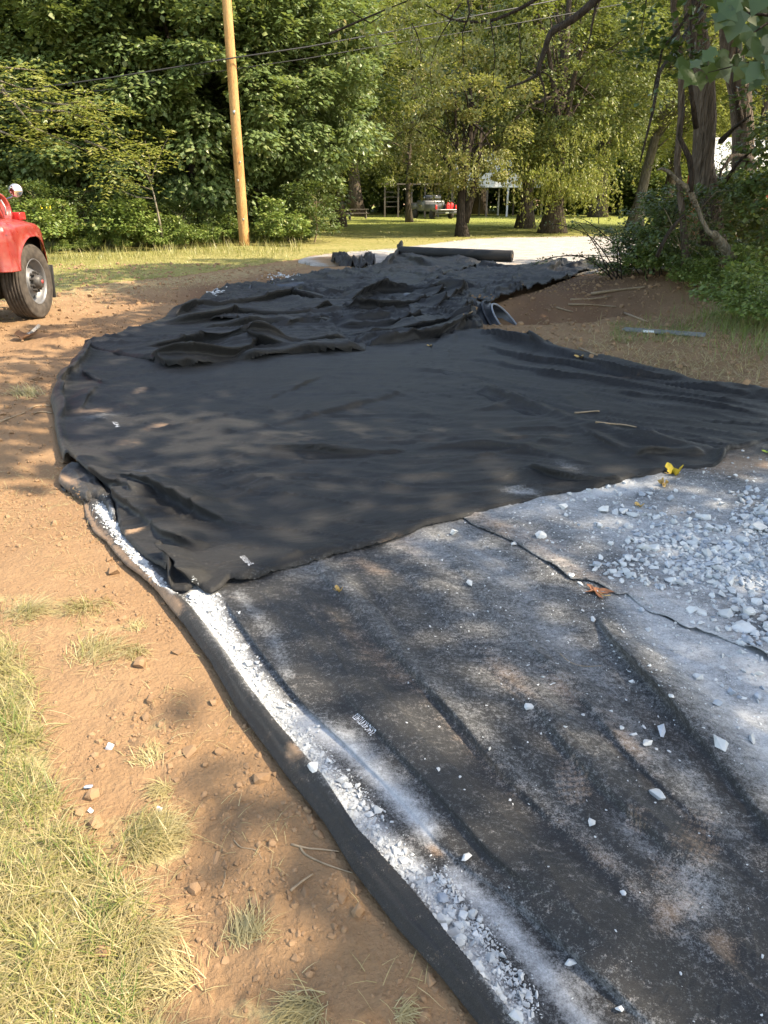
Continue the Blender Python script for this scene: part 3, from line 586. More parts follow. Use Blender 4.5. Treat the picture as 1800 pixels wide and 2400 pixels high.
# ------------------------------------------------------------------ vegetation builders
KITE = (np.array([(0, 0, 0), (.42, .5, -.10), (1, 0, .02), (.42, -.5, -.10)]), [(0, 1, 2), (0, 2, 3)])
LOBE = (np.array([(0, 0, 0), (.12, .38, -.05), (.38, .30, 0), (.50, .60, -.08), (.68, .26, 0), (1, 0, -.05), (.68, -.26, 0), (.50, -.60, -.08), (.38, -.30, 0), (.12, -.38, -.05)]), [(0, 1, 2), (0, 2, 4), (2, 3, 4), (0, 4, 6), (4, 5, 6), (0, 6, 8), (6, 7, 8), (0, 8, 9)])
def nrm(a_): return a_/np.maximum(np.linalg.norm(a_, axis=1, keepdims=True), 1e-9)
def leaves(pos, dr, up, size, aspect=.8, tmpl=KITE):
    n = len(pos); dr = nrm(dr); side = nrm(np.cross(up, dr)); nn = np.cross(dr, side)
    T, Fc = tmpl; size = np.broadcast_to(size, (n,))
    V = pos[:, None, :]+size[:, None, None]*(T[None, :, 0:1]*dr[:, None, :]+T[None, :, 1:2]*aspect*side[:, None, :]+T[None, :, 2:3]*nn[:, None, :])
    f = np.array(Fc)[None]+(np.arange(n)*len(T))[:, None, None]
    return V.reshape(-1, 3), f.reshape(-1, 3), np.repeat(np.random.rand(n), len(Fc))
def cloud_mesh(name, parts, mat):
    Vs, Fs, Ts, k = [], [], [], 0
    for v, f, t in parts: Vs.append(v); Fs.append(f+k); Ts.append(t); k += len(v)
    return mesh(name, np.concatenate(Vs), np.concatenate(Fs), mat, False, None, {'tint': np.concatenate(Ts)})
def rnd(n, s=1): return np.random.randn(n, 3)*s
def clump_leaves(c, r, n, size, style, out):
    if style == 'both': style = 'hang' if (out[2] < -.1 and random.random() < .55) else 'leaf'
    if style == 'hang':
        m = max(3, n//14); st = c+rnd(m)*np.array([r, r, r*.45]); L = np.random.rand(m)*r*1.1+.25
        k = np.random.randint(0, m, n); t = np.random.rand(n); p = st[k]+np.stack([np.zeros(n), np.zeros(n), -t*L[k]], 1)+rnd(n, .035)+out*(t*.25*r)[:, None]
        d_ = rnd(n)*.6+np.array([0, 0, -1.]); u = rnd(n)+out; return leaves(p, d_, u, size*(.6+.7*np.random.rand(n)), .55)
    if style == 'pinnate':
        m = max(2, n//11); st = c+rnd(m)*np.array([r, r, r*.5])*.7; az = np.random.rand(m)*6.28; hd = np.stack([np.cos(az), np.sin(az), np.random.rand(m)*.3], 1)+out*.7; hd = nrm(hd)
        k = np.repeat(np.arange(m), 11); j = np.tile(np.arange(11), m); t = (j//2)/5.; L = size*5.5
        p = st[k]+hd[k]*(t*L)[:, None]; p[:, 2] -= t*t*L*.35
        sd_ = np.where(j % 2 == 0, 1., -1.)[:, None]*np.stack([-hd[k][:, 1], hd[k][:, 0], np.zeros(len(k))], 1)
        d_ = sd_+hd[k]*.5+np.array([0, 0, -.45]); d_[j == 10] = hd[k][j == 10]
        return leaves(p, d_, np.array([[0, 0, 1.]])+rnd(len(k), .25), size*(.8+.4*np.random.rand(len(k))), .34)
    v = nrm(rnd(n)+np.array([0, 0, .35])); rr = (.55+.5*np.random.rand(n))[:, None]
    p = c+v*rr*np.array([r, r, r*.55])
    d_ = v*np.array([1, 1, .2])+out*.5+np.array([0, 0, -.45])+rnd(n, .35); u = v*.5+np.array([0, 0, 1.])+rnd(n, .35)
    return leaves(p, d_, u, size*(.6+.7*np.random.rand(n)), .85)
def tree_meshes(nm, cz, rad, ncl, cr, nl, size, style, lm, bm, tr, lean=(0, 0), seed=0, shell=.55, limbs=7, droop=0):
    np.random.seed(seed+500); random.seed(seed)
    rad = np.array(rad, float); C0 = np.array([lean[0], lean[1], cz])
    dirs = nrm(rnd(ncl)); rr = (shell+(1-shell)*np.random.rand(ncl)**.6)[:, None]
    lump = .82+.36*np.random.rand(ncl)[:, None]
    C = C0+dirs*rr*rad*lump
    if droop: C[:, 2] -= droop*(np.hypot(dirs[:, 0], dirs[:, 1])**2)
    C[:, 2] = np.maximum(C[:, 2], .45)
    parts = []
    for i in range(ncl):
        out = nrm((C[i]-C0)[None])[0]; parts.append(clump_leaves(C[i], cr*(.6+.8*random.random()), int(nl*(.6+.8*random.random())), size, style, out))
    crown = cloud_mesh(nm+'_crown', parts, lm)
    t = MB(); top = Vector(C0)+Vector((0, 0, rad[2]*.55))
    n = 9; pts = []; rs = []
    for i in range(n):
        f = i/(n-1); p = Vector((0, 0, -.15)).lerp(top, f); p.x = top.x*f**1.2+.12*math.sin(f*7+seed); p.y = top.y*f**1.2+.12*math.cos(f*5+seed)
        pts.append(p); rs.append(tr*((1+.75*max(0, 1-f*9))*(1-f*.82)))
    t.tube(pts, rs, 12, bump=.12)
    idx = np.random.choice(ncl, min(ncl, limbs*5), False)
    for q, i in enumerate(idx):
        f = .28+.6*random.random(); k = f*(n-1); a_ = pts[int(k)].lerp(pts[min(n-1, int(k)+1)], k-int(k)); b = Vector(C[i])
        r0 = tr*(1-f*.82)*(.55 if q < limbs else .2); mid = a_.lerp(b, .5)+Vector((random.uniform(-.3, .3), random.uniform(-.3, .3), .25+abs(b.z-a_.z)*.1))
        q1 = a_.lerp(mid, .5)+Vector((0, 0, .05)); t.tube([a_, q1, mid, mid.lerp(b, .55)+Vector((0, 0, .05)), b], [r0, r0*.8, r0*.55, r0*.35, r0*.12], 6 if q < limbs else 4, False)
    return t.me(nm+'_trunk', bm), crown
def plant_tree(pair, loc, label, cat='tree', name='tree', group=None, rz=0, sc=1.0, sz=None, group_parts=None):
    e_ = empty(name, loc, label, cat, group, rz); e_.scale = (sc, sc, sz or sc)
    link('trunk' if cat == 'tree' else 'stems', pair[0], e_); link('crown' if cat == 'tree' else 'foliage', pair[1], e_); return e_

V = {}
V['maple_a'] = tree_meshes('maple_a', 6.2, (4.2, 3.6, 5.3), 150, .85, 270, .20, 'leaf', M_maple, M_bark2, .26, seed=1)
V['maple_b'] = tree_meshes('maple_b', 6.6, (3.8, 3.6, 5.6), 140, .85, 270, .19, 'leaf', M_maple, M_bark, .24, seed=2)
V['dark_a'] = tree_meshes('dark_a', 7.0, (4.6, 4.0, 6.2), 130, 1.0, 210, .24, 'leaf', M_maple2, M_bark2, .30, seed=3)
V['locust'] = tree_meshes('locust', 8.5, (5.2, 4.6, 6.2), 170, .9, 240, .155, 'pinnate', M_yel, M_bark, .30, seed=4)
V['hang'] = tree_meshes('hang', 7.8, (4.6, 4.0, 5.2), 135, .85, 230, .15, 'leaf', M_mid, M_bark, .46, seed=5, droop=1.0)
MIDDLE = tree_meshes('middle_tree', 8.0, (4.9, 4.2, 5.6), 165, .9, 240, .17, 'leaf', M_mid, M_bark, .36, seed=15, droop=1.2)
V['hang_b'] = tree_meshes('hang_b', 4.9, (3.3, 2.5, 2.9), 80, .55, 200, .12, 'both', M_dry, M_bark2, .24, seed=6, droop=.7, limbs=9)
V['hang_c'] = tree_meshes('hang_c', 5.6, (4.0, 3.0, 3.9), 110, .6, 210, .14, 'leaf', M_mid, M_bark, .13, seed=16, droop=.5, limbs=9)
V['tall'] = tree_meshes('tall', 13.5, (7.2, 6.0, 12.5), 190, 1.6, 130, .46, 'leaf', M_maple2, M_bark2, .45, seed=8)
V['tall_y'] = tree_meshes('tall_y', 14, (6.5, 6.0, 10.5), 170, 1.5, 140, .40, 'leaf', M_yel, M_bark, .45, seed=9)
V['shade'] = tree_meshes('shade', 8.4, (4.6, 4.4, 2.5), 120, .85, 150, .20, 'leaf', M_maple, M_bark, .32, seed=10, shell=.1, limbs=9)
V['shade_b'] = tree_meshes('shade_b', 8.6, (4.4, 4.6, 2.4), 105, .85, 140, .20, 'leaf', M_maple, M_bark, .30, seed=13, shell=.1, limbs=9)
V['shrub'] = tree_meshes('shrub', 1.1, (1.35, 1.1, 1.0), 70, .32, 85, .075, 'leaf', M_shrub, M_twig, .03, seed=11, shell=.3)
V['weed'] = tree_meshes('weed', .55, (.55, .5, .55), 34, .20, 55, .075, 'leaf', M_green, M_green, .012, seed=12, shell=.2)
V['vine'] = tree_meshes('vine', 2.6, (1.3, 1.1, 2.3), 90, .38, 70, .11, 'leaf', M_shrub, M_bark2, .05, seed=14, shell=.3)

# left wood edge
GL = 'broadleaf trees along the wood edge on the left'
LEFT = [('maple_a',-190,29,'maple at the left end of the wood edge, behind the red truck',1.05),('maple_b',-10,30.5,'tall dark green maple rising straight above the red fender',1.1),('dark_a',110,33,'shaded tree behind the yellow leaved branch over the truck',1.1),
        ('maple_a',215,29.5,'dense maple just behind the thin bare sapling',1.0),('maple_b',345,30.5,'maple between the sapling and the utility pole',1.05),('maple_a',470,29.8,'broad maple directly behind the orange utility pole',1.0),('dark_a',560,35,'dark tree in the gap right of the utility pole',1.05),('maple_b',610,31.5,'last maple of the wood edge, overhanging the end of the hedge',.98)]
for k, (v, px, y, lb, sc) in enumerate(LEFT):
    plant_tree(V[v], A(px, y, 0), lb, 'tree', 'maple_tree' if 'maple' in v else 'woodland_tree', GL, k*1.9, sc)
SECOND = [('dark_a',-120,38),('dark_a',50,40),('dark_a',200,41),('dark_a',330,39),('dark_a',450,41),('locust',560,42),('dark_a',680,43),('locust',790,47)]
SL = ['tree deep in the wood above the truck cab','deep wood tree left of the sapling crown','deep wood tree straight above the sapling crown','deep wood tree between sapling and pole','deep wood tree hidden mostly behind the pole','yellow green locust showing above and right of the pole','dark tree above the hedge end','yellow green tree at the lawn end of the wood edge']
for k, (v, px, y) in enumerate(SECOND): plant_tree(V[v], A(px, y, 0), SL[k], 'tree', 'woodland_tree', 'second row of trees in the wood on the left', k*1.3+.4, 1.15)
# middle and right, on the lawn
plant_tree(V['maple_b'], A(697, 32, 0), 'twin trunked tree at the corner where hedge meets lawn', 'tree', 'maple_tree', GL, 2.2, .95)
plant_tree(V['hang_c'], A(960, 56, 0), 'green lawn tree left of the forked trunk, pickup showing beside it', 'tree', 'hackberry_tree', 'yellowing trees on the lawn', .3, 1.55)
plant_tree(V['hang_b'], A(1085, 34.9, 0), 'forked trunk tree at the driveway edge with pickup behind', 'tree', 'hackberry_tree', 'yellowing trees on the lawn', 2.6, 1.0)
plant_tree(MIDDLE, A(1225, 44.5, 0), 'big trunked tree on the lawn, second from the thickest trunk', 'tree', 'hackberry_tree', 'yellowing trees on the lawn', 1.3, 1.1)
skirt = tree_meshes('skirt', 3.3, (2.9, 2.2, 1.8), 48, .5, 210, .115, 'hang', M_yel, M_bark, .05, seed=41, droop=.5, shell=.3)[1]
big = plant_tree(V['hang'], A(1290, 38.3, 0), 'thickest trunk on the lawn with a bright drooping skirt of leaves', 'tree', 'hackberry_tree', 'yellowing trees on the lawn', 4.1, 1.0)
plant_tree(MIDDLE, A(830, 74, 0), 'tall green tree above the picnic tables', 'tree', 'broadleaf_tree', None, .8, 1.75)
plant_tree(V['locust'], A(1120, 84, 0), 'locust rising over the white house', 'tree', 'locust_tree', 'locusts standing on the lawn', 2.8, 1.9)
plant_tree(MIDDLE, A(1405, 72, 0), 'bright green tree to the right of the thickest lawn trunk', 'tree', 'broadleaf_tree', None, 4.4, 1.7)
plant_tree(V['locust'], A(1560, 47, 0), 'dark stemmed locust behind the leaning pale trunk', 'tree', 'locust_tree', 'locusts standing on the lawn', 5.4, 1.2)
plant_tree(V['locust'], A(1750, 40, 0), 'locust glowing behind the two rough trunks', 'tree', 'locust_tree', 'locusts standing on the lawn', 1.4, 1.15)
link('drooping_foliage', skirt, big, (math.sin(4.1)*-2.2, math.cos(4.1)*-2.2, 0))
fk = [o for o in COL.objects if o.get('label', '').startswith('forked trunk')][0]; m = MB(); m.tube([(.05, 0, .6), (.22, -.03, 1.3), (.42, -.05, 2.2), (.55, -.02, 3.1), (.62, .1, 4.4)], [.20, .17, .15, .12, .06], 9, bump=.12); f_ = m.ob('fork_stem', M_bark2, fk); f_.rotation_euler = (0, 0, -2.6)
ln = tree_meshes('leaner', 10, (4.6, 4.2, 5.5), 120, .9, 200, .15, 'pinnate', M_yel, M_bark3, .34, (2.6, 0), 21)
plant_tree(ln, A(1480, 45, 0), 'pale trunk leaning to the right on the far lawn', 'tree', 'locust_tree')
BL = ['far left tree closing the wood','far tree above the truck mirror','far tree left of the pole','far tree right behind the pole','far tree over the hedge end','far tree left of the picnic tables','far tree behind the picnic tables','far tree between picnic tables and pickup','far tree behind the pickup truck','far tree right of the white house','far tree behind the thickest trunk','far tree right of the drooping skirt of leaves','far tree behind the leaning trunk','far tree behind the shrubs','far right tree behind the two rough trunks']
for k, px in enumerate([-260,-80,90,250,400,620,760,900,1040,1180,1300,1430,1560,1700,1880]):
    y = [62, 66, 70, 68, 64, 92, 97, 95, 99, 102, 90, 96, 88, 84, 80][k]
    plant_tree(V['tall' if k % 4 != 2 else 'tall_y'], A(px, y, 0), BL[k], 'tree', 'far_tree', 'tall trees closing the view behind the lawn', k*2.3, .95+.1*(k % 3))
for k, px in enumerate([-160,20,180,330,500,690,830,970,1110,1240,1370,1500,1640,1800]):
    y = 108+(k*7) % 9
    plant_tree(V['tall'], A(px, y, 0), 'one of the farthest dark trees filling gaps at the very back', 'tree', 'far_tree', 'farthest dark trees', k*1.7, 1.15)
th = tree_meshes('thicket', 1.9, (3.6, 1.6, 1.9), 60, .9, 110, .30, 'leaf', M_maple2, M_bark2, .06, seed=31, shell=.2)
for k, px in enumerate([-200,-60,80,200,320,430,540,650,740,830,920,1010,1100,1200,1290,1380,1470,1560,1650,1760,1870]):
    y = [44,43,45,44,46,45,44,80,84,82,86,84,88,86,84,82,80,76,70,66,60][k]
    plant_tree(th, A(px, y, 0), 'dark undergrowth thicket in the shade beneath the far trees', 'thicket', 'thicket', 'undergrowth thickets under the far trees', k*2.1, 1.0+.2*(k % 2))
# two rough trunks on the right, crowns above the picture
def rough_trunk(px0, py0, px1, py1, y, r0, r1, label, name='tree', extra=()):
    a_ = P(px0, py0, y); b = P(px1, py1, y); base = Vector((a_.x, y, hz(a_.x, y)-.2)); a_.x, a_.y = base.x, base.y
    e_ = empty(name, base, label, 'tree', None); m = MB(); d_ = (b-a_)/(b.z-a_.z)
    top = base+d_*(10.5-base.z); n = 14
    m.tube([(base.lerp(top, i/n)-base)+Vector((.05*math.sin(i*1.7), .05*math.cos(i*2.1), 0)) for i in range(n+1)], [r0*(1+.5*max(0, 1-i/1.5))*(1-i/n)+r1*(i/n) for i in range(n+1)], 18, bump=.10)
    m.ob('trunk', M_bark, e_)
    for pts, r in extra:
        q = MB(); q.tube([Vector(p)-base for p in pts], [r*(1-.75*i/(len(pts)-1)) for i in range(len(pts))], 7, bump=.1); q.ob('limb', M_bark2, e_)
    c = link('crown', V['shade_b'][1], e_); c.location = (top-base)-Vector((-2.6, .4, 9.3)); return e_
rough_trunk(1690, 560, 1660, 0, 15.6, .215, .165, 'nearer rough barked trunk standing in the shrubs on the right', extra=[
    ([P(1655, 20, 15.6), P(1600, 90, 14.2), P(1545, 170, 13), P(1530, 260, 12.5), P(1500, 380, 12.2)], .05), ([P(1690, 330, 15.6), P(1720, 300, 14.5), P(1760, 270, 14)], .06), ([P(1690, 440, 15.6), P(1730, 380, 15), P(1790, 330, 15)], .05)])
rough_trunk(1790, 560, 1745, 40, 17.5, .235, .18, 'rough barked trunk at the right edge with a dark curved limb', extra=[([P(1770, 390, 17.5), P(1745, 362, 17), P(1715, 365, 16.6), P(1690, 400, 16.5), P(1680, 470, 16.5)], .07), ([P(1745, 330, 17.5), P(1720, 200, 17), P(1735, 60, 17)], .09)])
rough_trunk(1635, 480, 1628, 0, 14.2, .06, .04, 'thin crooked stem left of the nearer rough trunk', extra=[([P(1632, 300, 14.2), P(1618, 200, 14), P(1625, 90, 14), P(1640, 0, 14)], .05)])

# trees outside the frame whose crowns shade the fabric
for k, (x, y, v, sc, lb) in enumerate([ (8.7, 5.3, 'shade', 1.0, 'roadside maple just outside the frame on the right, shading the middle of the fabric'), (7.4, 9.6, 'shade_b', 1.0, 'roadside maple beyond the clay bank whose crown dapples the rumpled sheets'),
                                       (11.0, -1.2, 'shade', .9, 'roadside maple beside the photographer, shading the front of the fabric'), (12.6, 2.4, 'shade_b', .9, 'roadside maple farther out to the right of the photographer'), (12.2, 7.2, 'shade', 1.1, 'roadside maple farther out beyond the gravel patch'), (11.0, 12.0, 'shade_b', 1.0, 'roadside maple outside the frame that shades the culvert hollow')]):
    plant_tree(V[v], (x, y, 0), lb, 'tree', 'roadside_tree', 'roadside maples that shade the fabric', k*1.1, sc)

# shrubs along the hedge and on the right
GS_ = 'shrubs at the foot of the wood'
for k, (px, y, sc, lb) in enumerate([(20,25,.95,'shrub beside the truck fender'),(110,26,1.1,'leafy shrub right behind the truck mirror'),(190,26.5,1.0,'shrub with a yellow flower left of the sapling'),(270,27,.9,'low shrub just left of the sapling stem'),(330,27.6,.85,'weedy shrub touching the sapling stem'),(430,27.5,.8,'shrub between sapling and pole'),(500,28,.75,'bright shrub left of the pole foot'),(640,30,.8,'dark shrub right of the pole'),(735,30,1.15,'rounded shrub at the lawn corner of the hedge'),(690,31,1.0,'dark shrub around the twin trunks')]):
    plant_tree(V['shrub'], A(px, y, 0), lb, 'shrub', 'shrub', GS_, k*2.2, sc)
for k, (px, py, sc, v, lb) in enumerate([(1455,650,.55,'shrub','twiggy shrub reaching over the fabric end'),(1520,640,.75,'shrub','shrub in front of the bright gravel driveway'),(1600,655,.9,'shrub','dense shrub left of the pale broken stem'),(1700,640,1.1,'shrub','tall shrub at the foot of the nearer rough trunk'),(1790,650,1.15,'shrub','dark shrub at the right edge of the picture'),(1745,600,.8,'vine','vine covered mound between the two rough trunks'),(1830,680,1.0,'vine','leafy vine mass at the far right edge'),(1660,600,.62,'vine','vine climbing the nearer rough trunk')]):
    q = at(px, py)[0]; plant_tree(V[v], (q.x, q.y, q.z-.1), lb, 'shrub', 'shrub', 'shrubs on the bank on the right', k*1.7, sc)
# weeds
wl = 'green weed clump in the rough strip below the wood'
for k in range(34):
    px = -40+k*22+random.uniform(-20, 20); y = 23.5+k*.13+random.uniform(-.5, .9)
    if px > 690: continue
    q = A(px, y, 0); plant_tree(V['weed'], (q.x, y, hz(q.x, y)-.03), wl, 'weed', 'weed', 'weed clumps below the wood', random.random()*6, random.choice((.45, .6, .8, 1.1, 1.6)))
for k, (px, py) in enumerate([(1600,680),(1650,690),(1690,690),(1740,700),(1790,720),(1700,745),(1740,765),(1790,780),(1620,655),(1520,655)]):
    q = at(px, py)[0]; plant_tree(V['weed'], (q.x, q.y, q.z-.03), 'green weed clump growing on the clay bank below the shrubs', 'weed', 'weed', 'weed clumps on the clay bank', random.random()*6, random.uniform(.5, .9))
# goldenrod flowers
fm = plain('goldenrod', (.72, .56, .04), .7)
for k, (px, py, y, lb) in enumerate([(638,540,27.2,'yellow goldenrod head right of the pole foot'),(322,515,26.4,'yellow goldenrod left of the sapling stem'),(345,540,26.2,'yellow goldenrod beside the sapling stem'),(105,490,24.6,'single yellow flower above the truck lamp')]):
    q = P(px, py, y); m = MB(); b = bmesh.new(); e_ = empty('goldenrod', (q.x, q.y, 0), lb, 'flower', 'goldenrod flowers')
    for j in range(14):
        c = Vector((random.gauss(0, .09), random.gauss(0, .06), q.z+random.gauss(0, .05))); m.tube([c-Vector((0, 0, .03)), c, c+Vector((.02, 0, .03))], [.01, .028, .008], 5)
    m.ob('flower_head', fm, e_); s_ = MB(); s_.tube([(0, 0, 0), (.02, 0, q.z*.5), (0, 0, q.z)], .008, 5); s_.ob('stem', M_green, e_)

# sapling and yellow branch at left
def twig_tree(name, root, lines, label, cat, leafmat, lsize, nl, bark, spread=.35, style='pinnate', skip=0):
    e_ = empty(name, root, label, cat); m = MB(); parts = []
    for pts, r in lines:
        pts = [Vector(p)-Vector(root) for p in pts]; m.tube(pts, [r*(1-.8*i/(len(pts)-1)) for i in range(len(pts))], 6)
    m.ob('trunk' if cat != 'branch' else 'stems', bark, e_)
    for pts, r in lines[skip:]:
        pts = [np.array(Vector(p)-Vector(root)) for p in pts]
        for j in range(nl):
            t = .35+.65*random.random(); k = t*(len(pts)-1); i = min(int(k), len(pts)-2); c = pts[i]+(pts[i+1]-pts[i])*(k-i)
            parts.append(clump_leaves(c, spread, 33, lsize, style, nrm(rnd(1)*np.array([1, 1, .3]))[0]))
    link('crown' if cat != 'branch' else 'leaves', cloud_mesh(name+'_leaves', parts, leafmat), e_); return e_
y = 25.5
q = lambda a_, b, dy=0: P(a_, b, y+dy)
root = Vector((A(386, y, 0).x, y, 0))
twig_tree('sapling', root, [([root, q(372,510), q(362,462), q(354,430)], .055), ([q(354,430), q(340,400), q(305,365), q(270,330)], .03), ([q(354,430), q(362,395), q(380,350), q(395,320)], .025), ([q(358,465), q(320,462), q(280,445), q(245,430)], .022), ([q(356,445), q(300,425), q(255,400)], .02), ([q(352,425), q(350,370), q(340,330)], .02)],
          'thin bare stemmed sapling with drooping yellow green leaflets left of the pole', 'tree', M_yel, .17, 4, M_bark3, .30, skip=1)
y = 22.0
root = P(-160, 330, 22); root = Vector((root.x, root.y, 0))
Ls = [([root, P(-120, 200, 22), P(-60, 150, 22)], .12)]
for pts in [[(-60,150),(0,190),(60,210),(120,215)],[(-60,150),(20,230),(100,270),(150,300)],[(0,200),(80,300),(150,330),(220,360)],[(60,260),(150,260),(240,290),(290,330)],[(-60,150),(30,160),(90,165)],[(100,240),(190,250),(250,260)],[(-20,300),(60,330),(90,345)],[(200,330),(250,350),(280,385)],[(150,245),(200,235),(235,250)]]:
    Ls.append(([P(a_, b, 22-.6*(i % 2)) for i, (a_, b) in enumerate(pts)], .035))
twig_tree('ailanthus_tree', root, Ls, 'yellow leaved tree arching in from the left above the red truck', 'tree', M_yel, .155, 8, M_bark3, .45, skip=1)

# ------------------------------------------------------------------ utility pole and cables
def mat_pole():
    m = MN('new_pine_pole', .75, .3)
    n = m.noise(5, 6, .7, m.stretch((3, 3, .22)), 1.5); k = m.noise(26, 3, .6, m.stretch((3, 3, .35))); lo = m.noise(.5, 2, .5)
    c = m.mix(m.map(n, .35, .62), (.34, .15, .050), (.50, .27, .10) ); c = m.mix(m.math('MULTIPLY', m.map(k, .52, .66), .8), c, (.15, .06, .022))
    c = m.mix(m.map(lo, .4, .6, 0, .3), c, (.45, .34, .16)); ck = m.noise(9, 4, .8, m.stretch((7, 7, .18)), .8); c = m.mix(m.math('MULTIPLY', m.map(ck, .56, .64), .75), c, (.12, .055, .025)); m.base(c); m.bump(m.math('ADD', n, k), .01, .8); return m.m
pb = A(574, 26.5, 0); pt = P(530, 0, 26.5); pt.x = pb.x+(pt.x-pb.x); pz = hz(pb.x, pb.y)-.3
pole = empty('utility_pole', (pb.x, pb.y, pz), 'new orange brown wooden utility pole standing in the grass before the wood', 'utility pole')
m = MB(); n = 16; m.tube([(0, 0, 11.5*i/n) for i in range(n+1)], [.178-.0032*i for i in range(n+1)], 28); m.ob('shaft', mat_pole(), pole)
M_metal = plain('galvanised', (.35, .35, .36), .45, .5, .8)
m = MB(); m.tube([(-.0, -.20, 3.6), (.0, .2, 3.6)], .012, 6); m.ob('bolt', M_metal, pole)
for zt, xt in ((1.15, .05), (2.35, -.03), (2.9, .08)):
    m = MB(); m.box((xt, -.17, zt), (.05, .012, .07)); m.ob('tag', plain('metal_tag', (.30, .29, .27), .5), pole)
m = MB(); m.box((0, -.175, 4.35), (.07, .03, .10)); m.ob('cable_clamp', M_metal, pole)
M_cable = plain('cable_black', (.02, .02, .02), .5)
for pts, r, lb in [([(-120,235),(0,218),(260,182),(532,138),(720,110),(900,77),(1060,47),(1225,16),(1345,-8),(1480,-40)], .021, 'upper black cable crossing in front of the utility pole'),
                   ([(-120,258),(0,241),(260,209),(542,163),(720,137),(900,106),(1060,80),(1225,52),(1345,30),(1480,5)], .013, 'lower thinner cable crossing behind the utility pole')]:
    m = MB(); k = len(pts); off = -.30 if 'upper' in lb else .34
    m.tube([P(a_, b, 26.5+off+.25*(i-3)) for i, (a_, b) in enumerate(smooth_line(pts, 2))] if False else [P(a_, b, 26.5+off+1.0*(i-3)*(1 if i > 3 else .6)) for i, (a_, b) in enumerate(pts)], r, 6)
    m.ob('cable', M_cable, label=lb, cat='cable')

# ------------------------------------------------------------------ roll of fabric
ra = P(937, 597, 21.6); rb = P(1200, 602, 20.3); rr_ = .148; ra.z = rr_+.075; rb.z = rr_+.045
roll = empty('fabric_roll', ra, 'thick black roll of geotextile lying on the gravel driveway', 'fabric roll')
ax = (rb-ra); Ln = ax.length; q = ax.to_track_quat('Z', 'X'); Mx = q.to_matrix().to_4x4()
m = MB(); prof = [(rr_*(1+.012*math.sin(i*1.3)+.01*math.sin(i*.37)), Ln*i/40) for i in range(41)]; m.lathe(prof, Mx, 40); m.ob('outer_wrap', M_fabA, roll)
m = MB()
for e_ in (0, 1):
    z0 = Ln if e_ else 0; s_ = 1 if e_ else -1
    pf = [(rr_-.001, z0), (rr_-.012, z0+s_*.010)]+[(rr_-.012-.012*i, z0+s_*(.010 if i % 2 else -.004)) for i in range(1, 8)]+[(.052, z0-s_*.02)]
    m.lathe(pf, Mx, 40)
m.ob('wound_end', M_fabC, roll)
m = MB(); m.lathe([(.052, Ln+.012), (.052, Ln-.3), (.044, Ln-.3), (.044, Ln+.012)], Mx, 24, True); m.ob('cardboard_core', plain('cardboard', (.33, .24, .16), .8), roll)

# ------------------------------------------------------------------ culvert mouths
M_hdpe = MN('black_plastic', .32, .5); M_hdpe.base(M_hdpe.mix(M_hdpe.map(M_hdpe.noise(8, 5, .7), .45, .7), (.012, .016, .024), (.045, .050, .060))); M_hdpe.rough(M_hdpe.map(M_hdpe.noise(5, 4), .3, .7, .25, .6)); M_hdpe = M_hdpe.m
M_rim = plain('scuffed_plastic_rim', (.22, .24, .27), .5)
def culvert(c, d_, Rr, cut, label, lip=True):
    """half buried pipe, axis d_, end cut to the slope of the bank"""
    e_ = empty('culvert_pipe', c, label, 'culvert'); d_ = Vector(d_).normalized(); up = Vector((0, 0, 1)); sd_ = d_.cross(up).normalized(); u2 = sd_.cross(d_)
    n = 40; ring = lambda rad, off: [d_*((1-math.cos(t))*-cut*.5+cut*.5*(-1)*0+off+cut*(.5-.5*math.sin(t)))+sd_*math.cos(t)*rad+u2*math.sin(t)*rad for t in [2*math.pi*k/n for k in range(n)]]
    def ring(rad, off, flat=False): return [tuple((d_*(off if flat else off+cut*(.5-.5*math.sin(2*math.pi*k/n)))+sd_*math.cos(2*math.pi*k/n)*rad+u2*math.sin(2*math.pi*k/n)*rad)) for k in range(n)]
    V = ring(Rr, 0)+ring(Rr-.02, -.005)+ring(Rr-.02, -1.6, True)+ring(Rr, -1.6, True); Fc = []
    for a_, b in ((0, 1), (1, 2), (3, 0)): Fc += [(a_*n+k, a_*n+(k+1) % n, b*n+(k+1) % n, b*n+k) for k in range(n)]
    m = MB(); m.add(V, Fc); m.add(ring(Rr-.02, -1.55, True), [tuple(range(n))]); m.ob('barrel', M_hdpe, e_)
    m = MB(); r_ = ring(Rr-.006, .008); m.tube(r_+[r_[0]], .016, 6, False); m.ob('rim', M_rim, e_)
    m = MB()
    for j in range(5): rg = ring(Rr+.012, -.16-.22*j); m.tube(rg+[rg[0]], .022, 6, False)
    m.ob('corrugation', M_hdpe, e_); return e_
culvert(A(1150, 12.1, -.27), (1, -.55, -.06), .31, .62, 'black plastic culvert mouth with a pale rim in the hollow on the right')
culvert(A(515, 13.7, -.16), (-1, -.35, -.05), .26, .5, 'dark culvert mouth peeping out at the left edge of the fabric')

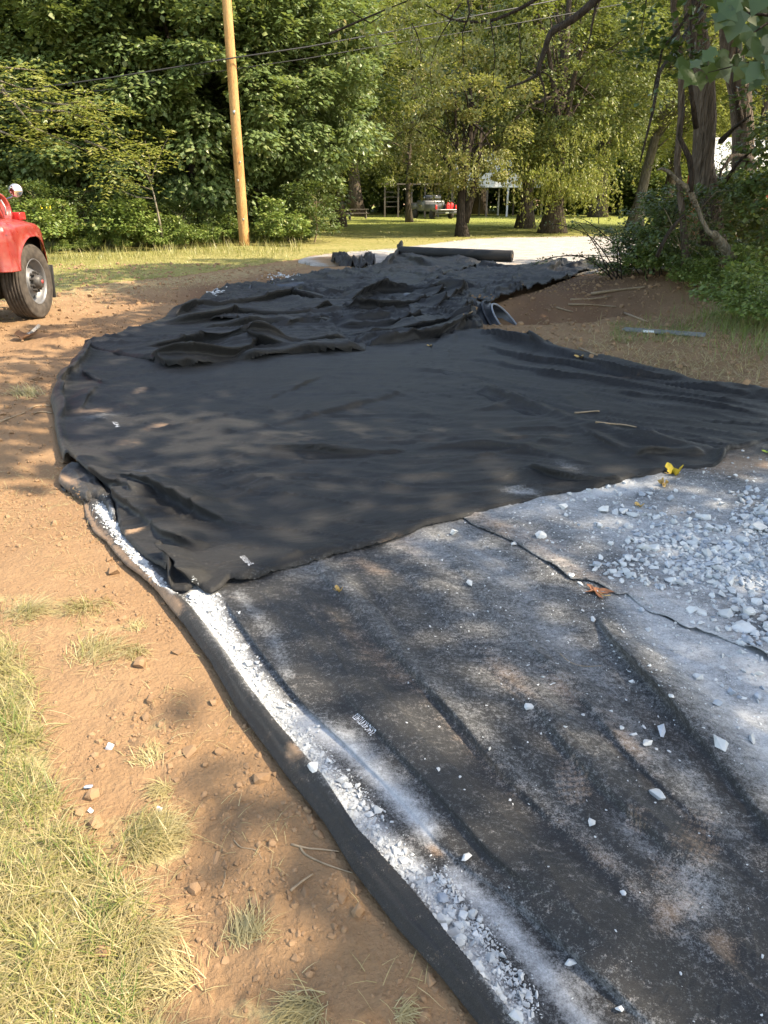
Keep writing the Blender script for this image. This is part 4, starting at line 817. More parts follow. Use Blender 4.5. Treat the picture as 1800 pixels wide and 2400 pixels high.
# ------------------------------------------------------------------ red truck (faces away, right front corner in view)
M_red = MN('red_truck_paint', .28, .5); _n = M_red.noise(3, 4, .6); M_red.base(M_red.mix(M_red.map(_n, .35, .7), (.20, .014, .011), (.29, .036, .026)) ); _d = M_red.noise(9, 6, .75); M_red.base(M_red.mix(M_red.map(_d, .52, .72, 0, .55), M_red.mix(M_red.map(_n, .35, .7), (.19, .013, .010), (.27, .034, .024)), (.26, .13, .085))); M_red.rough(M_red.map(_d, .35, .7, .20, .7)); M_red.b.inputs['Coat Weight'].default_value = .3; M_red = M_red.m
M_black = plain('black_frame', (.018, .017, .016), .6); M_rub = plain('dusty_tyre_rubber', (.060, .050, .042), .88, .2, 0, .45, 12); M_chrome = plain('bright_metal', (.34, .34, .35), .45, .5, .6, .12, 3); M_hub = plain('greasy_hub', (.05, .045, .042), .5); M_mirror = plain('mirror_glass', (.9, .9, .9), .02, .5, 1, .0)
truck = empty('red_truck', (-5.15, 10.82, 0), 'old red heavy truck cut off by the left edge, front fender and wheel in view', 'truck')
def tv(pts): return [Vector(p)-Vector((-5.15, 10.82, 0)) for p in pts]
# fender: skin swept round a plan outline, with a wheel arch
def fender():
    m = MB(); plan = [(-6.3, 9.98), (-5.6, 9.99), (-5.2, 10.0), (-5.06, 10.02), (-4.985, 10.08), (-4.965, 10.2), (-4.965, 10.35), (-4.965, 10.6), (-4.97, 10.82), (-4.985, 11.0), (-5.03, 11.2), (-5.09, 11.38), (-5.16, 11.5), (-5.24, 11.58), (-5.5, 11.63), (-6.3, 11.66)]
    cy, cz, ra_ = 10.80, .53, .60
    def top(yy): return 1.31-.02*(yy-10)**2 if yy < 11 else 1.29-.16*((yy-11)/.6)**2
    def bot(x_, yy):
        if yy <= 10.26: return .71
        b_ = cz+math.sqrt(max(0, ra_**2-(yy-cy)**2*1.02))
        if yy < 10.38: b_ = min(b_, .71+(yy-10.26)*3.4)
        return max(min(b_, 1.12), .72 if yy > 11.3 else .71)
    pl = []
    for i in range(len(plan)-1):
        for k in range(5): t = k/5; pl.append((plan[i][0]*(1-t)+plan[i+1][0]*t, plan[i][1]*(1-t)+plan[i+1][1]*t))
    pl.append(plan[-1]); rows = []
    for x_, yy in pl:
        b_, t_ = bot(x_, yy), top(yy); col = []
        cx, cy2 = -5.9, 10.8
        for f in [0, .015, .05, .3, .6, .8, .9, .96, 1.0]:
            zz = b_+(t_-b_)*f; ins_ = (.10*((f-.8)/.2)**2.2 if f > .8 else 0)-(.018*math.sin(min(1, f/.05)*1.57) if f < .05 else -.0)*0
            flare = .018 if f < .02 else (.012 if f < .06 else 0)
            dx, dyy = cx-x_, cy2-yy; L = math.hypot(dx, dyy); col.append((x_+dx/L*(ins_-flare), yy+dyy/L*(ins_-flare), zz-(.03*((f-.8)/.2) if f > .8 else 0)*0))
        for ins_, dz in ((.17, .025), (.30, .045), (.55, .05)):
            L = math.hypot(cx-x_, cy2-yy); col.append((x_+(cx-x_)/L*ins_, yy+(cy2-yy)/L*ins_, t_+dz))
        rows.append(col)
    nr = len(rows[0]); V = [p for c in rows for p in c]; Fc = [(i*nr+j, (i+1)*nr+j, (i+1)*nr+j+1, i*nr+j+1) for i in range(len(rows)-1) for j in range(nr-1)]
    m.add(tv(V), Fc); return m
o = fender().ob('fender', M_red, truck)
sm_ = o.modifiers.new('thick', 'SOLIDIFY'); sm_.thickness = .018; sm_.offset = 1
m = MB(); m.box(tv([(-5.55, 10.82, .93)])[0], (.75, 1.35, .5)); m.box(tv([(-6.2, 10.0, .52)])[0], (1.6, 1.2, .42)); m.box(tv([(-5.9, 9.3, .6)])[0], (1.0, 3.2, .25)); m.box(tv([(-5.75, 10.85, .52)])[0], (.8, .14, .14)); m.ob('underframe', M_black, truck)
m = MB(); m.box(tv([(-6.10, 10.75, 1.38)])[0], (.9, 1.7, .12)); bevel(m.ob('hood_side', M_red, truck), .05, 4)
m = MB(); m.box(tv([(-6.35, 10.85, 1.55)])[0], (1.35, 1.55, .42)); bevel(m.ob('hood', M_red, truck), .12, 5)
# cab with windscreen frame
m = MB(); m.box(tv([(-6.05, 9.05, 1.55)])[0], (1.75, 1.5, 1.5)); bevel(m.ob('cab', M_red, truck), .10, 4)
m = MB(); m.tube(tv([(-5.22, 9.88, 1.70), (-5.26, 9.82, 1.95), (-5.30, 9.72, 2.35)]), .028, 8); m.ob('windscreen_post', M_chrome, truck)
m = MB(); m.box(tv([(-6.05, 9.82, 2.02)])[0], (1.4, .02, .5), Matrix.Rotation(R(-14), 4, 'X')); m.ob('windscreen', M_mirror, truck)
# round housing on the side of the hood
Mt = Matrix.Translation(tv([(-5.27, 10.68, 1.49)])[0]) @ Matrix.Rotation(R(80), 4, 'Y')@Matrix.Rotation(R(0), 4, 'X')
m = MB(); m.lathe([(.0, .0), (.12, .01), (.145, .02), (.15, .055), (.175, .07), (.19, .05), (.19, -.10), (.15, -.16)], Mt, 32); m.ob('headlamp_housing', M_red, truck)
m = MB(); m.tube([Mt@Vector((-.10, 0, .05)), Mt@Vector((0, 0, .075)), Mt@Vector((.10, 0, .05))], .012, 6); m.ob('latch', M_chrome, truck)
m = MB(); m.tube(tv([(-5.05, 10.012, 1.17), (-4.968, 10.08, 1.17), (-4.955, 10.3, 1.165), (-4.958, 10.8, 1.165), (-5.02, 11.2, 1.16), (-5.10, 11.42, 1.15)]), .005, 5); m.ob('panel_seam', M_black, truck)
# turn lamp on the fender, marker lamp at its front
m = MB(); m.box(tv([(-5.20, 11.02, 1.385)])[0], (.13, .19, .10)); o = bevel(m.ob('turn_lamp', plain('red_lens', (.50, .03, .03), .15), truck), .012, 3)
m = MB(); m.box(tv([(-5.20, 11.02, 1.33)])[0], (.07, .09, .05)); m.ob('lamp_foot', M_black, o)
m = MB(); m.box(tv([(-5.085, 11.345, .93+.06)])[0], (.012, .06, .17), Matrix.Rotation(R(22), 4, 'Z')); bevel(m.ob('side_marker', plain('amber_lens', (.80, .30, .03), .2), truck), .005)
# mirror
mc = tv([(-5.12, 10.92, 1.715)])[0]; Mt = Matrix.Translation(mc) @ Matrix.Rotation(R(18), 4, 'Z') @ Matrix.Rotation(R(90), 4, 'X')
m = MB(); m.lathe([(.0, .012), (.05, .008), (.078, 0.0)], Mt, 32); o = m.ob('mirror', M_mirror, truck)
m = MB(); m.lathe([(.078, .004), (.088, 0), (.085, -.02), (.05, -.045), (0, -.05)], Mt, 32); m.ob('mirror_shell', M_chrome, o)
m = MB(); m.tube([mc+Vector((-.02, .03, -.05)), mc+Vector((-.10, .03, -.09)), mc+Vector((-.22, .0, -.13))], .012, 8); m.ob('mirror_arm', M_chrome, o)
m = MB(); m.box(tv([(-5.365, 11.98, .40)])[0], (.19, .025, .50), Matrix.Rotation(R(-10), 4, 'X')); bevel(m.ob('bumper_end', M_black, truck), .01)
m = MB(); m.box(tv([(-6.3, 11.98, .52)])[0], (2.0, .12, .24)); bevel(m.ob('bumper', M_black, truck), .03)
# wheel
wz = hz(-5.2, 10.82)
wc = Vector((0, 0, .515+wz)); Mt = Matrix.Translation(wc) @ Matrix.Rotation(R(90), 4, 'Y')
m = MB(); prof = [(.30, -.13), (.36, -.15), (.44, -.155), (.488, -.145), (.508, -.125)]
for k in range(5):
    a_ = -.105+k*.045; prof += [(.515, a_-.0), (.515, a_+.034), (.503, a_+.036), (.503, a_+.043)]
prof += [(.508, .122), (.50, .135), (.478, .145), (.465, .143), (.44, .152), (.40, .156), (.385, .153), (.36, .150), (.33, .142), (.305, .128)]
m.lathe(prof, Mt, 72); tyre = m.ob('tyre', M_rub, truck)
m = MB(); m.lathe([(.305, .10), (.318, .128), (.312, .138), (.300, .135), (.292, .10), (.275, .03), (.24, .015), (.19, .03), (.165, .085), (.16, .095), (.10, .10), (.0, .10)], Mt, 64)
rim = m.ob('rim', plain('dull_steel_rim', (.17, .17, .175), .5, .5, .5, .2, 5), truck)
m = MB(); m.lathe([(.10, .09), (.105, .13), (.095, .15), (.085, .20), (.05, .215), (0, .215)], Mt, 24); hub = m.ob('hub', M_hub, truck)
m = MB(); m.lathe([(.028, .214), (.026, .222), (0, .222)], Mt, 16); m.ob('hub_cap', plain('faded_red', (.35, .05, .05), .5), hub)
for k in range(10):
    t = 2*math.pi*k/10; m = MB(); m.tube([Mt@Vector((.130*math.cos(t), .130*math.sin(t), .09)), Mt@Vector((.130*math.cos(t), .130*math.sin(t), .155))], [.021, .017], 6); m.ob('lug_nut', M_hub, rim, False)
for k in range(5):
    t = 2*math.pi*(k+.3)/5; m = MB(); c = Mt@Vector((.245*math.cos(t), .245*math.sin(t), .022)); Ml = Mt@Matrix.Translation((.235*math.cos(t), .235*math.sin(t), .0))@Matrix.Rotation(t, 4, 'Z')@Matrix.Diagonal((.7, 1.25, 1, 1)); m.lathe([(0, .0195), (.032, .0215), (.036, .018)], Ml, 20); m.ob('hand_hole', M_black, rim)

# ------------------------------------------------------------------ shovel
q1 = at(60, 798)[0]; q2 = at(108, 766)[0]
sh = empty('shovel', q1, 'rusty shovel with a short wooden handle lying on the clay near the truck wheel', 'shovel')
d_ = (q2-q1); d_.z = 0; d_ = d_.normalized(); s_ = Vector((d_.y, -d_.x, 0)); V = []; nu, nv = 10, 8
for i in range(nu):
    u = i/(nu-1); wd = .125*(math.sin(min(1, u*1.6+.12)*math.pi/2))*(1 if u < .9 else .92)
    for j in range(nv+1):
        v = (j/nv-.5)*2; V.append(tuple(-d_*(.13-.30*u)+s_*(v*wd)+Vector((0, 0, .025+.05*v*v+.03*u))))
m = MB(); m.add(V, [(i*(nv+1)+j, (i+1)*(nv+1)+j, (i+1)*(nv+1)+j+1, i*(nv+1)+j+1) for i in range(nu-1) for j in range(nv)]); o = m.ob('blade', plain('rusty_steel', (.09, .045, .022), .7, .4, .3, .5, 15), sh); k = o.modifiers.new('t', 'SOLIDIFY'); k.thickness = .004
h0 = d_*.16+Vector((0, 0, .05)); h1 = d_*(.62)+Vector((0, 0, .055)); m = MB(); m.tube([h0-d_*.02, h0+d_*.14], [.024, .021], 10); m.ob('socket', plain('worn_steel', (.22, .21, .20), .5, .5, .6), sh); m = MB(); m.tube([h0+d_*.13, h1+Vector((0, 0, .03))], [.024, .022], 10); m.ob('handle', plain('grey_ash_handle', (.52, .45, .36), .7), sh)

# ------------------------------------------------------------------ pickup, tables, buildings beyond the lawn
pk = empty('pickup_truck', A(1046, 64, 0), 'silver grey pickup parked on the lawn edge with its tailgate down', 'pickup truck', rz=R(22))
M_sil = plain('grey_pickup_paint', (.10, .10, .098), .35, .5, .3, .1); M_glass = plain('dark_glass', (.01, .012, .014), .05, .6)
def pbx(nm, c, d_, mt, b=.03, par=pk): m = MB(); m.box(c, d_); return bevel(m.ob(nm, mt, par), b, 2)
pbx('bed_side', (-.93, 1.2, .86), (.08, 2.2, .56), M_sil); pbx('bed_side', (.93, 1.2, .86), (.08, 2.2, .56), M_sil); pbx('bed_floor', (0, 1.2, .68), (1.8, 2.2, .10), M_sil); pbx('cab', (0, 3.1, 1.0), (1.9, 1.7, .85), M_sil, .1); pbx('cab_roof', (0, 3.15, 1.6), (1.55, 1.25, .5), M_glass, .12); pbx('hood', (0, 4.7, .95), (1.85, 1.5, .55), M_sil, .12)
pbx('tailgate', (0, -.18, .74), (1.5, .5, .05), plain('tailgate_inside', (.45, .45, .44), .5)); pbx('rear_bumper', (0, -.02, .52), (1.85, .16, .18), plain('dark_bumper', (.06, .06, .06), .4)); pbx('licence_plate', (0, -.115, .50), (.30, .012, .14), plain('plate_white', (.6, .6, .6), .5), .002)
for s_ in (-1, 1): pbx('tail_light', (s_*.91, .09, .93), (.14, .06, .34), plain('tail_lens', (.55, .02, .02), .2), .01)
for s_ in (-1, 1):
    for yy in (.95, 4.3):
        m = MB(); Mw = Matrix.Translation((s_*.86, yy, .36))@Matrix.Rotation(R(90), 4, 'Y'); m.lathe([(.0, -.12), (.34, -.12), (.37, -.08), (.37, .08), (.34, .12), (0, .12)], Mw, 24); m.ob('wheel', M_rub, pk)
def gas(x, lb):
    c = pk.matrix_basis@Vector((x, .35, .73)); e_ = empty('fuel_can', c, lb, 'fuel can', None, R(22)); m = MB(); m.box((0, 0, .24), (.32, .26, .46)); bevel(m.ob('can_body', plain('red_plastic', (.60, .02, .025), .35), e_), .05, 3); m = MB(); m.tube([(-.10, 0, .47), (-.08, 0, .54), (.08, 0, .54), (.10, 0, .47)], .02, 6); m.ob('handle', plain('red_plastic_handle', (.55, .02, .02), .4), e_)
pk_loc = Matrix.Translation(pk.location)@Matrix.Rotation(R(22), 4, 'Z'); pk.matrix_basis = pk_loc
gas(.60, 'red fuel can on the right of the pickup bed'); gas(.98 - .0*1 if False else .28, 'red fuel can nearer the middle of the pickup bed')
M_oldwood = plain('weathered_wood', (.10, .085, .07), .85)
for k, (px, y, lb) in enumerate([(800, 62, 'left grey wooden picnic table at the shaded lawn edge'), (838, 66, 'right grey wooden picnic table partly behind the other')]):
    e_ = empty('picnic_table', A(px, y, 0), lb, 'picnic table', 'picnic tables', R(6))
    for j in range(4): m = MB(); m.box((0, -.3+j*.2, .74), (1.9, .17, .04)); m.ob('table_board', M_oldwood, e_, False)
    for s_ in (-1, 1):
        m = MB(); m.box((0, s_*.72, .43), (1.9, .26, .04)); m.ob('bench', M_oldwood, e_, False)
        m = MB(); m.box((s_*.7, 0, .40), (.09, 1.6, .09)); m.tube([(s_*.7, -.5, 0), (s_*.7, -.25, .72)], .06, 4); m.tube([(s_*.7, .5, 0), (s_*.7, .25, .72)], .06, 4); m.ob('trestle', M_oldwood, e_, False)
# raised white house
hs = empty('raised_house', A(1165, 72, 0), 'white shingled house raised on posts behind the lawn trees', 'house')
M_wsh = plain('white_shingle', (.60, .61, .62), .7, .3, 0, .12, 4); M_roofg = plain('grey_roof', (.12, .12, .13), .8)
m = MB(); m.box((0, 3.1, 4.2), (8.6, 6, 3.4)); m.ob('wall', plain('white_wall', (.52, .53, .54), .7), hs)
rs_ = random.Random(4)
for j in range(11):
    for k in range(10):
        w_ = 8.6/10; m = MB(); m.box((-4.3+w_*(k+.5)+(.2 if j % 2 else 0)*(k < 9), .075, 2.65+j*.30), (w_-.03, .03+.02*rs_.random(), .29), Matrix.Rotation(R(-2.5), 4, 'X')); m.ob('shingle', M_wsh, hs, False)
for x in (-2.2, 1.6):
    m = MB(); m.box((x, .03, 4.3), (1.0, .06, 1.3)); o = m.ob('window', plain('white_frame', (.7, .7, .7), .5), hs, False); m = MB(); m.box((x, -.005, 4.3), (.84, .02, 1.12)); m.ob('pane', M_glass, o, False)
m = MB(); m.add([(-4.8, -.6, 5.9), (4.8, -.6, 5.9), (4.8, 3.1, 8.2), (-4.8, 3.1, 8.2), (4.8, 6.8, 5.9), (-4.8, 6.8, 5.9)], [(0, 1, 2, 3), (3, 2, 4, 5), (0, 3, 5), (1, 4, 2)]); m.ob('roof', M_roofg, hs, False)
for k, x in enumerate((-4.1, -2.8, -1.0, .9, 2.4, 4.1)):
    for yy in (.2, 5.8): m = MB(); m.box((x, yy, 1.25), (.16, .16, 2.5)); m.ob('post', plain('white_post', (.5, .5, .5), .7) if k == 3 else M_oldwood, hs, False)
for j in range(8): m = MB(); m.box((-5.6, .2+j*.3, .25+j*.28), (1.1, .28, .05)); m.ob('stair_tread', M_oldwood, hs, False)
# open deck left of the house
dk = empty('wooden_deck', A(985, 70, 0), 'dark wooden deck with posts left of the white house', 'deck')
for x in (-3.2, -2, -.8, .4, 1.6, 2.8): m = MB(); m.box((x, 0, 1.4), (.14, .14, 2.8)); m.ob('post', M_oldwood, dk, False)
for zz in (.9, 1.3, 1.7, 2.1, 2.5): m = MB(); m.box((-2.6, .1, zz), (1.3, .05, .06)); m.ob('rail', M_oldwood, dk, False)
m = MB(); m.box((0, .6, 2.75), (7, 1.8, .12)); m.ob('platform', M_oldwood, dk, False)
# red and white shed on the right
sd0 = empty('red_shed', A(1722, 34, 0), 'red shed with a sunlit white roof seen between the two rough trunks', 'shed')
m = MB(); m.box((0, 1.6, 1.3), (2.6, 3, 2.6)); m.ob('wall', plain('red_boards', (.38, .055, .035), .8, .3, 0, .3, 5), sd0, False)
m = MB(); m.add([(-1.5, -.3, 2.55), (1.5, -.3, 2.55), (1.5, 2.2, 4.1), (-1.5, 2.2, 4.1), (-1.5, -.3, 2.50), (1.5, -.3, 2.50), (1.5, 2.2, 4.05), (-1.5, 2.2, 4.05)], [(0, 1, 2, 3), (4, 7, 6, 5), (0, 4, 5, 1), (0, 3, 7, 4), (1, 5, 6, 2)]); m.ob('roof', plain('white_sheet_metal', (.50, .49, .48), .5), sd0, False)
for x in (-.95, .55): m = MB(); m.box((x, .07, 1.2), (.16, .06, 2.4)); m.ob('trim_board', plain('white_trim', (.7, .7, .68), .6), sd0, False)
# shed glimpsed in the wood on the left
s2 = empty('white_shed', A(505, 43, 0), 'white shed with a pinkish door glimpsed under the trees left of the pole', 'shed')
m = MB(); m.box((-.3, 1, 1.0), (2.8, 2, 2.0)); m.ob('wall', plain('white_boards', (.66, .64, .62), .7), s2, False)
m = MB(); m.box((1.5, .9, 1.1), (.9, 1.9, 2.1)); m.ob('door', plain('pink_panel', (.42, .26, .21), .8), s2, False)
m = MB(); m.box((0, 1, 2.12), (4.4, 2.6, .12)); m.ob('roof', M_roofg, s2, False)
m = MB(); m.tube([P(1403, 470, 52), A(1403, 52, 0)], .03, 6); m.ob('marker_stake', plain('dark_stake', (.03, .03, .03), .6), label='thin dark stake standing on the lawn right of the thickest trunk', cat='stake')

# ------------------------------------------------------------------ stones, gravel, clods
def hulls(n, k, seed, flat=.7):
    r_ = np.random.RandomState(seed); out = []
    for i in range(n):
        p = nrm(r_.randn(k, 3))*(.75+.3*r_.rand(k))[:, None]*np.array([1, .55+.4*r_.rand(), flat*(.7+.4*r_.rand())])
        b = bmesh.new()
        for v in p: b.verts.new(v)
        h = bmesh.ops.convex_hull(b, input=b.verts); bmesh.ops.delete(b, geom=[g for g in h['geom_interior'] if isinstance(g, bmesh.types.BMVert)], context='VERTS'); bmesh.ops.triangulate(b, faces=b.faces); b.verts.index_update()
        out.append((np.array([v.co[:] for v in b.verts]), np.array([[v.index for v in f.verts] for f in b.faces]))); b.free()
    return out
HS = hulls(14, 13, 5); HC = hulls(10, 20, 9, .8); HF = hulls(8, 11, 15, .45)
def scatter(name, pts, sizes, lib, mat, sink=.25, smooth=False, seed=0, tilt=.6, **kw):
    r_ = np.random.RandomState(seed); Vs, Fs, Ts, k = [], [], [], 0
    for p, s in zip(pts, sizes):
        v, f = lib[r_.randint(len(lib))]; a_ = r_.rand()*6.28; t = r_.randn(2)*tilt
        ca, sa = math.cos(a_), math.sin(a_); M = np.array([[ca, -sa, 0], [sa, ca, 0], [0, 0, 1]])
        cx, sx = math.cos(t[0]), math.sin(t[0]); M = M@np.array([[1, 0, 0], [0, cx, -sx], [0, sx, cx]])
        w_ = (v*s)@M.T; zz = w_[:, 2].min(); w_ = w_+np.array([p[0], p[1], p[2]-zz-sink*s]); Vs.append(w_); Fs.append(f+k); Ts.append(np.full(len(f), r_.rand())); k += len(v)
    me = mesh(name, np.concatenate(Vs), np.concatenate(Fs), mat, smooth, None, {'tint': np.concatenate(Ts)}); return link(name, me, **kw)
def region_points(n, box, dens, seed, maxtry=40):
    """random ground points (uniform in the place) accepted with dens(px,py)"""
    r_ = np.random.RandomState(seed); x0, y0, x1, y1 = box; c = Gn([(x0, y0), (x1, y0), (x0, y1), (x1, y1)]); lo, hi = c.min(0), c.max(0); out = []
    d0 = dens; dens = (lambda p: d0(p)*~inside(p, A_POLY)) if y1 > 1100 else d0
    for _ in range(maxtry):
        q = lo+(hi-lo)*r_.rand(n*2, 2); zc = q[:, 1]*math.cos(PT)+CH*math.sin(PT); px = 900+F*q[:, 0]/zc; py = 1200-F*(q[:, 1]*math.sin(PT)-CH*math.cos(PT))/zc
        ok = (px > x0) & (px < x1) & (py > y0) & (py < y1); q, px, py = q[ok], px[ok], py[ok]
        k = r_.rand(len(q)) < dens(np.stack([px, py], 1)); out.append(q[k])
        if sum(map(len, out)) >= n: break
    q = np.concatenate(out)[:n]; return q
def onsurf(q): return [tuple(drop(x, y)) for x, y in q]
def lognorm(n, a_, s, lo, hi, seed): return np.clip(np.exp(np.random.RandomState(seed).randn(n)*s)*a_, lo, hi)

# the spread of crushed stone on the right
dg = lambda p: np.clip(blobs(p, [('b',1700,1330,210,75,14,1.0),('b',1500,1370,110,30,15,.5),('b',1790,1240,90,70,0,.7),('b',1620,1270,150,50,12,.5),('b',1450,1170,200,40,-5,.10),('b',1650,1480,220,80,25,.14),('b',1500,1270,200,60,0,.12),('b',1900,1400,200,160,0,.9), ('b',1760,1640,90,120,40,.10)])**1.5, 0, 1)
q = region_points(3000, (1050, 1080, 2050, 1900), dg, 3); scatter('gravel', onsurf(q), lognorm(len(q), .0125, .55, .004, .038, 4), HS+HF, M_stone, .3, seed=5, label='spread of angular grey crushed stone on the dusty fabric at right', kind='stuff')
q = region_points(500, (1050, 1080, 2050, 1800), lambda p: dg(p)*.8, 33); scatter('gravel', onsurf(q), lognorm(len(q), .015, .4, .008, .034, 7), HS, M_stone2, .15, seed=6, label='darker blue grey stones mixed through the crushed stone at right', kind='stuff')
dfine = lambda p: np.clip(blobs(p, [('b',1600,1300,380,200,10,.7),('b',1450,1160,240,50,-6,.8),('b',1650,1520,260,160,30,.8),('b',1250,1400,260,200,35,.18),('b',1600,1850,400,300,30,.05),('b',1400,2000,700,400,30,.04)]), 0, 1)
q = region_points(5200, (950, 1080, 2000, 2500), dfine, 13); scatter('gravel_grit', onsurf(q), lognorm(len(q), .0032, .5, .0016, .010, 14), HF, M_stone, .1, seed=15, label='fine pale grit sprinkled over the dusty fabric', kind='stuff')
# the strip of stone along the folded edge
core = conv(GRAV_C, -8, -4, 1)
ds = lambda p: np.clip(blobs(p, [('s', core, 20, 1.0), ('s', conv(core, 26, 8, 1), 18, .5), ('s', ZD([(690,1690),(760,1720),(800,1800)]), 26, .7), ('s', ZD([(950,1920),(1000,1990),(1060,2080),(1130,2180)]), 30, .9), ('s', ZD([(215,1100),(290,1210),(370,1300)]), 9, .9)])*1.25*(near(p, INNER_L)[2] > 0), 0, 1)
dsb = lambda p: ds(p)
_, _, sg0, _ = near(np.array([[700., 1750.]]), INNER_L)
side = float(sg0[0]) if inside(np.array([[700., 1750.]]), EDGE_L+INNER_L[::-1])[0] else 1.
tst = near(np.array([[760., 1790.]]), INNER_L)[2][0]
ds = lambda p: np.clip(blobs(p, [('s', core, 22, 1.0), ('s', conv(core, 26, 8, 1), 18, .5), ('s', ZD([(690,1690),(760,1720),(800,1800)]), 26, .7), ('s', ZD([(950,1920),(1000,1990),(1060,2080),(1130,2180)]), 30, .9), ('s', ZD([(215,1100),(290,1210),(370,1300)]), 9, .9)])*1.25*(near(p, INNER_L)[2] == tst), 0, 1)
q = region_points(1500, (190, 1150, 1400, 2550), ds, 23); scatter('gravel', onsurf(q), lognorm(len(q), .0075, .45, .004, .024, 24), HF+HS, M_stone, .3, seed=25, label='strip of pale broken stone lying against the folded fabric edge', kind='stuff')
q = region_points(9000, (190, 1150, 1400, 2550), ds, 43); scatter('gravel_grit', onsurf(q), lognorm(len(q), .0030, .45, .0015, .008, 44), HF, M_stone, .2, seed=45, label='fine stone chips in the strip along the folded fabric edge', kind='stuff')
q = region_points(1500, (380, 640, 1100, 760), lambda p: blobs(p, [('b',500,700,22,7,0,.9),('b',660,655,30,8,0,.3)]), 53, 12)
if len(q): scatter('gravel', onsurf(q[:140]), lognorm(min(140, len(q)), .022, .4, .01, .05, 54), HS, M_stone, .2, seed=55, label='little heap of white stone at the left culvert mouth', kind='stuff')
# single stones one can point at (x, y, width in px, matrial, label)
ST = [(1240,1660,26,0,'white pointed stone alone on the dusty fabric, left of the stone cluster'),(1457,1708,17,0,'upright pale stone at the left of the small cluster'),(1485,1723,19,0,'pale grey stone second from the left in the small cluster'),(1508,1706,17,0,'thin white stone at the back of the small cluster'),(1545,1722,42,1,'blue grey stone, largest of the small cluster'),(1515,1747,30,0,'flat white stone at the front of the small cluster'),
 (1540,1867,46,0,'large white angular stone standing alone below the cluster'),(1385,1931,28,0,'white oblong stone beside the pale footprint'),(1461,2096,19,0,'narrow blue white stone low in the middle of the dark fabric'),(1093,2013,30,0,'white stone at the foot of the long fold'),(1337,2260,30,0,'long white stone on the dusty fabric near the bottom'),(1452,2368,24,0,'rounded white stone close to the bottom of the picture'),
 (1101,1371,22,0,'square greenish white stone on the brown stained fabric'),(1065,1253,22,0,'pale stone just below the edge of the middle sheet'),(1266,1260,32,0,'pair-like white stone left of the seam'),(1205,1275,22,0,'flat pale stone on the seam of the lapped sheet'),(1510,1288,40,0,'large white slab stone left of the thick gravel'),(1320,1192,24,0,'whitish stone close to the middle sheet edge'),(1415,1200,34,0,'broad grey stone near the upper gravel'),(1460,1205,30,0,'broad grey stone right of its twin in the upper gravel'),
 (1775,1240,46,0,'big sunlit white stone at the right edge'),(1390,1453,20,0,'squarish white stone below the brown maple leaf'),(1634,1590,30,0,'whitish stone in the dust right of the long fold'),(1573,1635,18,0,'round white stone in the dust by the long fold'),(1740,1476,60,0,'long pale slab stone at the front of the gravel'),(1750,1505,34,1,'blue grey stone in front of the pale slab'),(1480,1600,16,0,'small white stone by the crease'),(1338,1350,20,0,'pale stone in front of the seam'),
 (1038,2112,38,1,'rough blue grey stone in the stone strip'),(1036,2164,44,0,'smooth pale slab tucked under the folded edge'),(1078,2212,42,0,'second smooth pale slab tucked under the folded edge'),(1165,2325,34,0,'pale stone low in the stone strip'),(735,1798,34,0,'largest white slab in the upper part of the stone strip'),(733,1762,20,0,'white stone at the head of the wide part of the strip'),(755,1812,16,0,'round white stone beside the largest slab of the strip'),(583,1560,24,0,'grey white stone in the narrow part of the strip'),(495,1432,22,0,'white stone just below the flap of the middle sheet'),(338,1318,24,0,'blue white stone in the opening beside the middle sheet'),(548,1510,12,0,'small white chip in the narrow strip'),
 (1740,1058,10,0,'white stone on the brown fabric under the yellow green leaf'),(1724,1116,14,0,'small white stone right of the middle sheet tip'),(1650,1110,12,0,'white stone at the tip of the middle sheet')]
for k, (x, y_, s, mt, lb) in enumerate(ST):
    p = at(x, y_)[0]; zc = p.y*math.cos(PT)+(CH-p.z)*math.sin(PT); r = s*zc/F/2
    scatter('stone', [tuple(p)], [r*1.08], HF if s > 50 else (HC if 'smooth' in lb else HS), M_stone2 if mt else M_stone, .12, seed=200+k*3, tilt=.25, label=lb, cat='stone', group='single stones on the fabric')
# clods and rocks in the clay
CL = [(445,1760,50,'largest brown rock half sunk in the clay between grass and fabric'),(515,1765,34,'flat brown clod right of the largest rock'),(612,1828,52,'broad pale brown rock against the folded fabric edge'),(500,1650,26,'brown clod above the two flat rocks'),(505,1640,16,'small clod beside another near the folded edge'),(330,1560,40,'tan rock in the middle of the upper clay'),(415,1530,30,'thin tilted clod in the upper clay'),(720,1900,22,'round clod touching the folded edge'),(800,2105,34,'oval clod below the thin roots'),(838,2142,44,'angular clod nearest the folded edge'),(505,2010,44,'long dark clod in the lower clay'),(458,2085,40,'rough clod below the long dark one'),(525,2000,24,'small clod beside the long dark one'),(215,1868,40,'clod beside the blue shard'),(190,1905,34,'long clod at the grass edge'),(225,1930,50,'reddish clod in the grass edge'),(520,2115,20,'thin upright clod low in the clay'),(245,2230,44,'brown stone lying in the lower grass'),(1475,820,26,'square brown rock on the clay bank'),(1385,838,16,'small rock with a leaf beside it on the bank'),(1610,860,20,'grey brown rock in the straw on the bank'),(1748,900,24,'rounded clod in the heap at the right edge'),(1765,893,22,'second rounded clod in the heap at the right edge'),(480,1795,16,'small clod below the flat brown one'),(410,678,24,'dark lump of clay on the far left dirt'),(265,1345,34,'flat flake of clay beside the fabric edge'),(48,1545,30,'curled brown leaf-like flake at the left edge')]
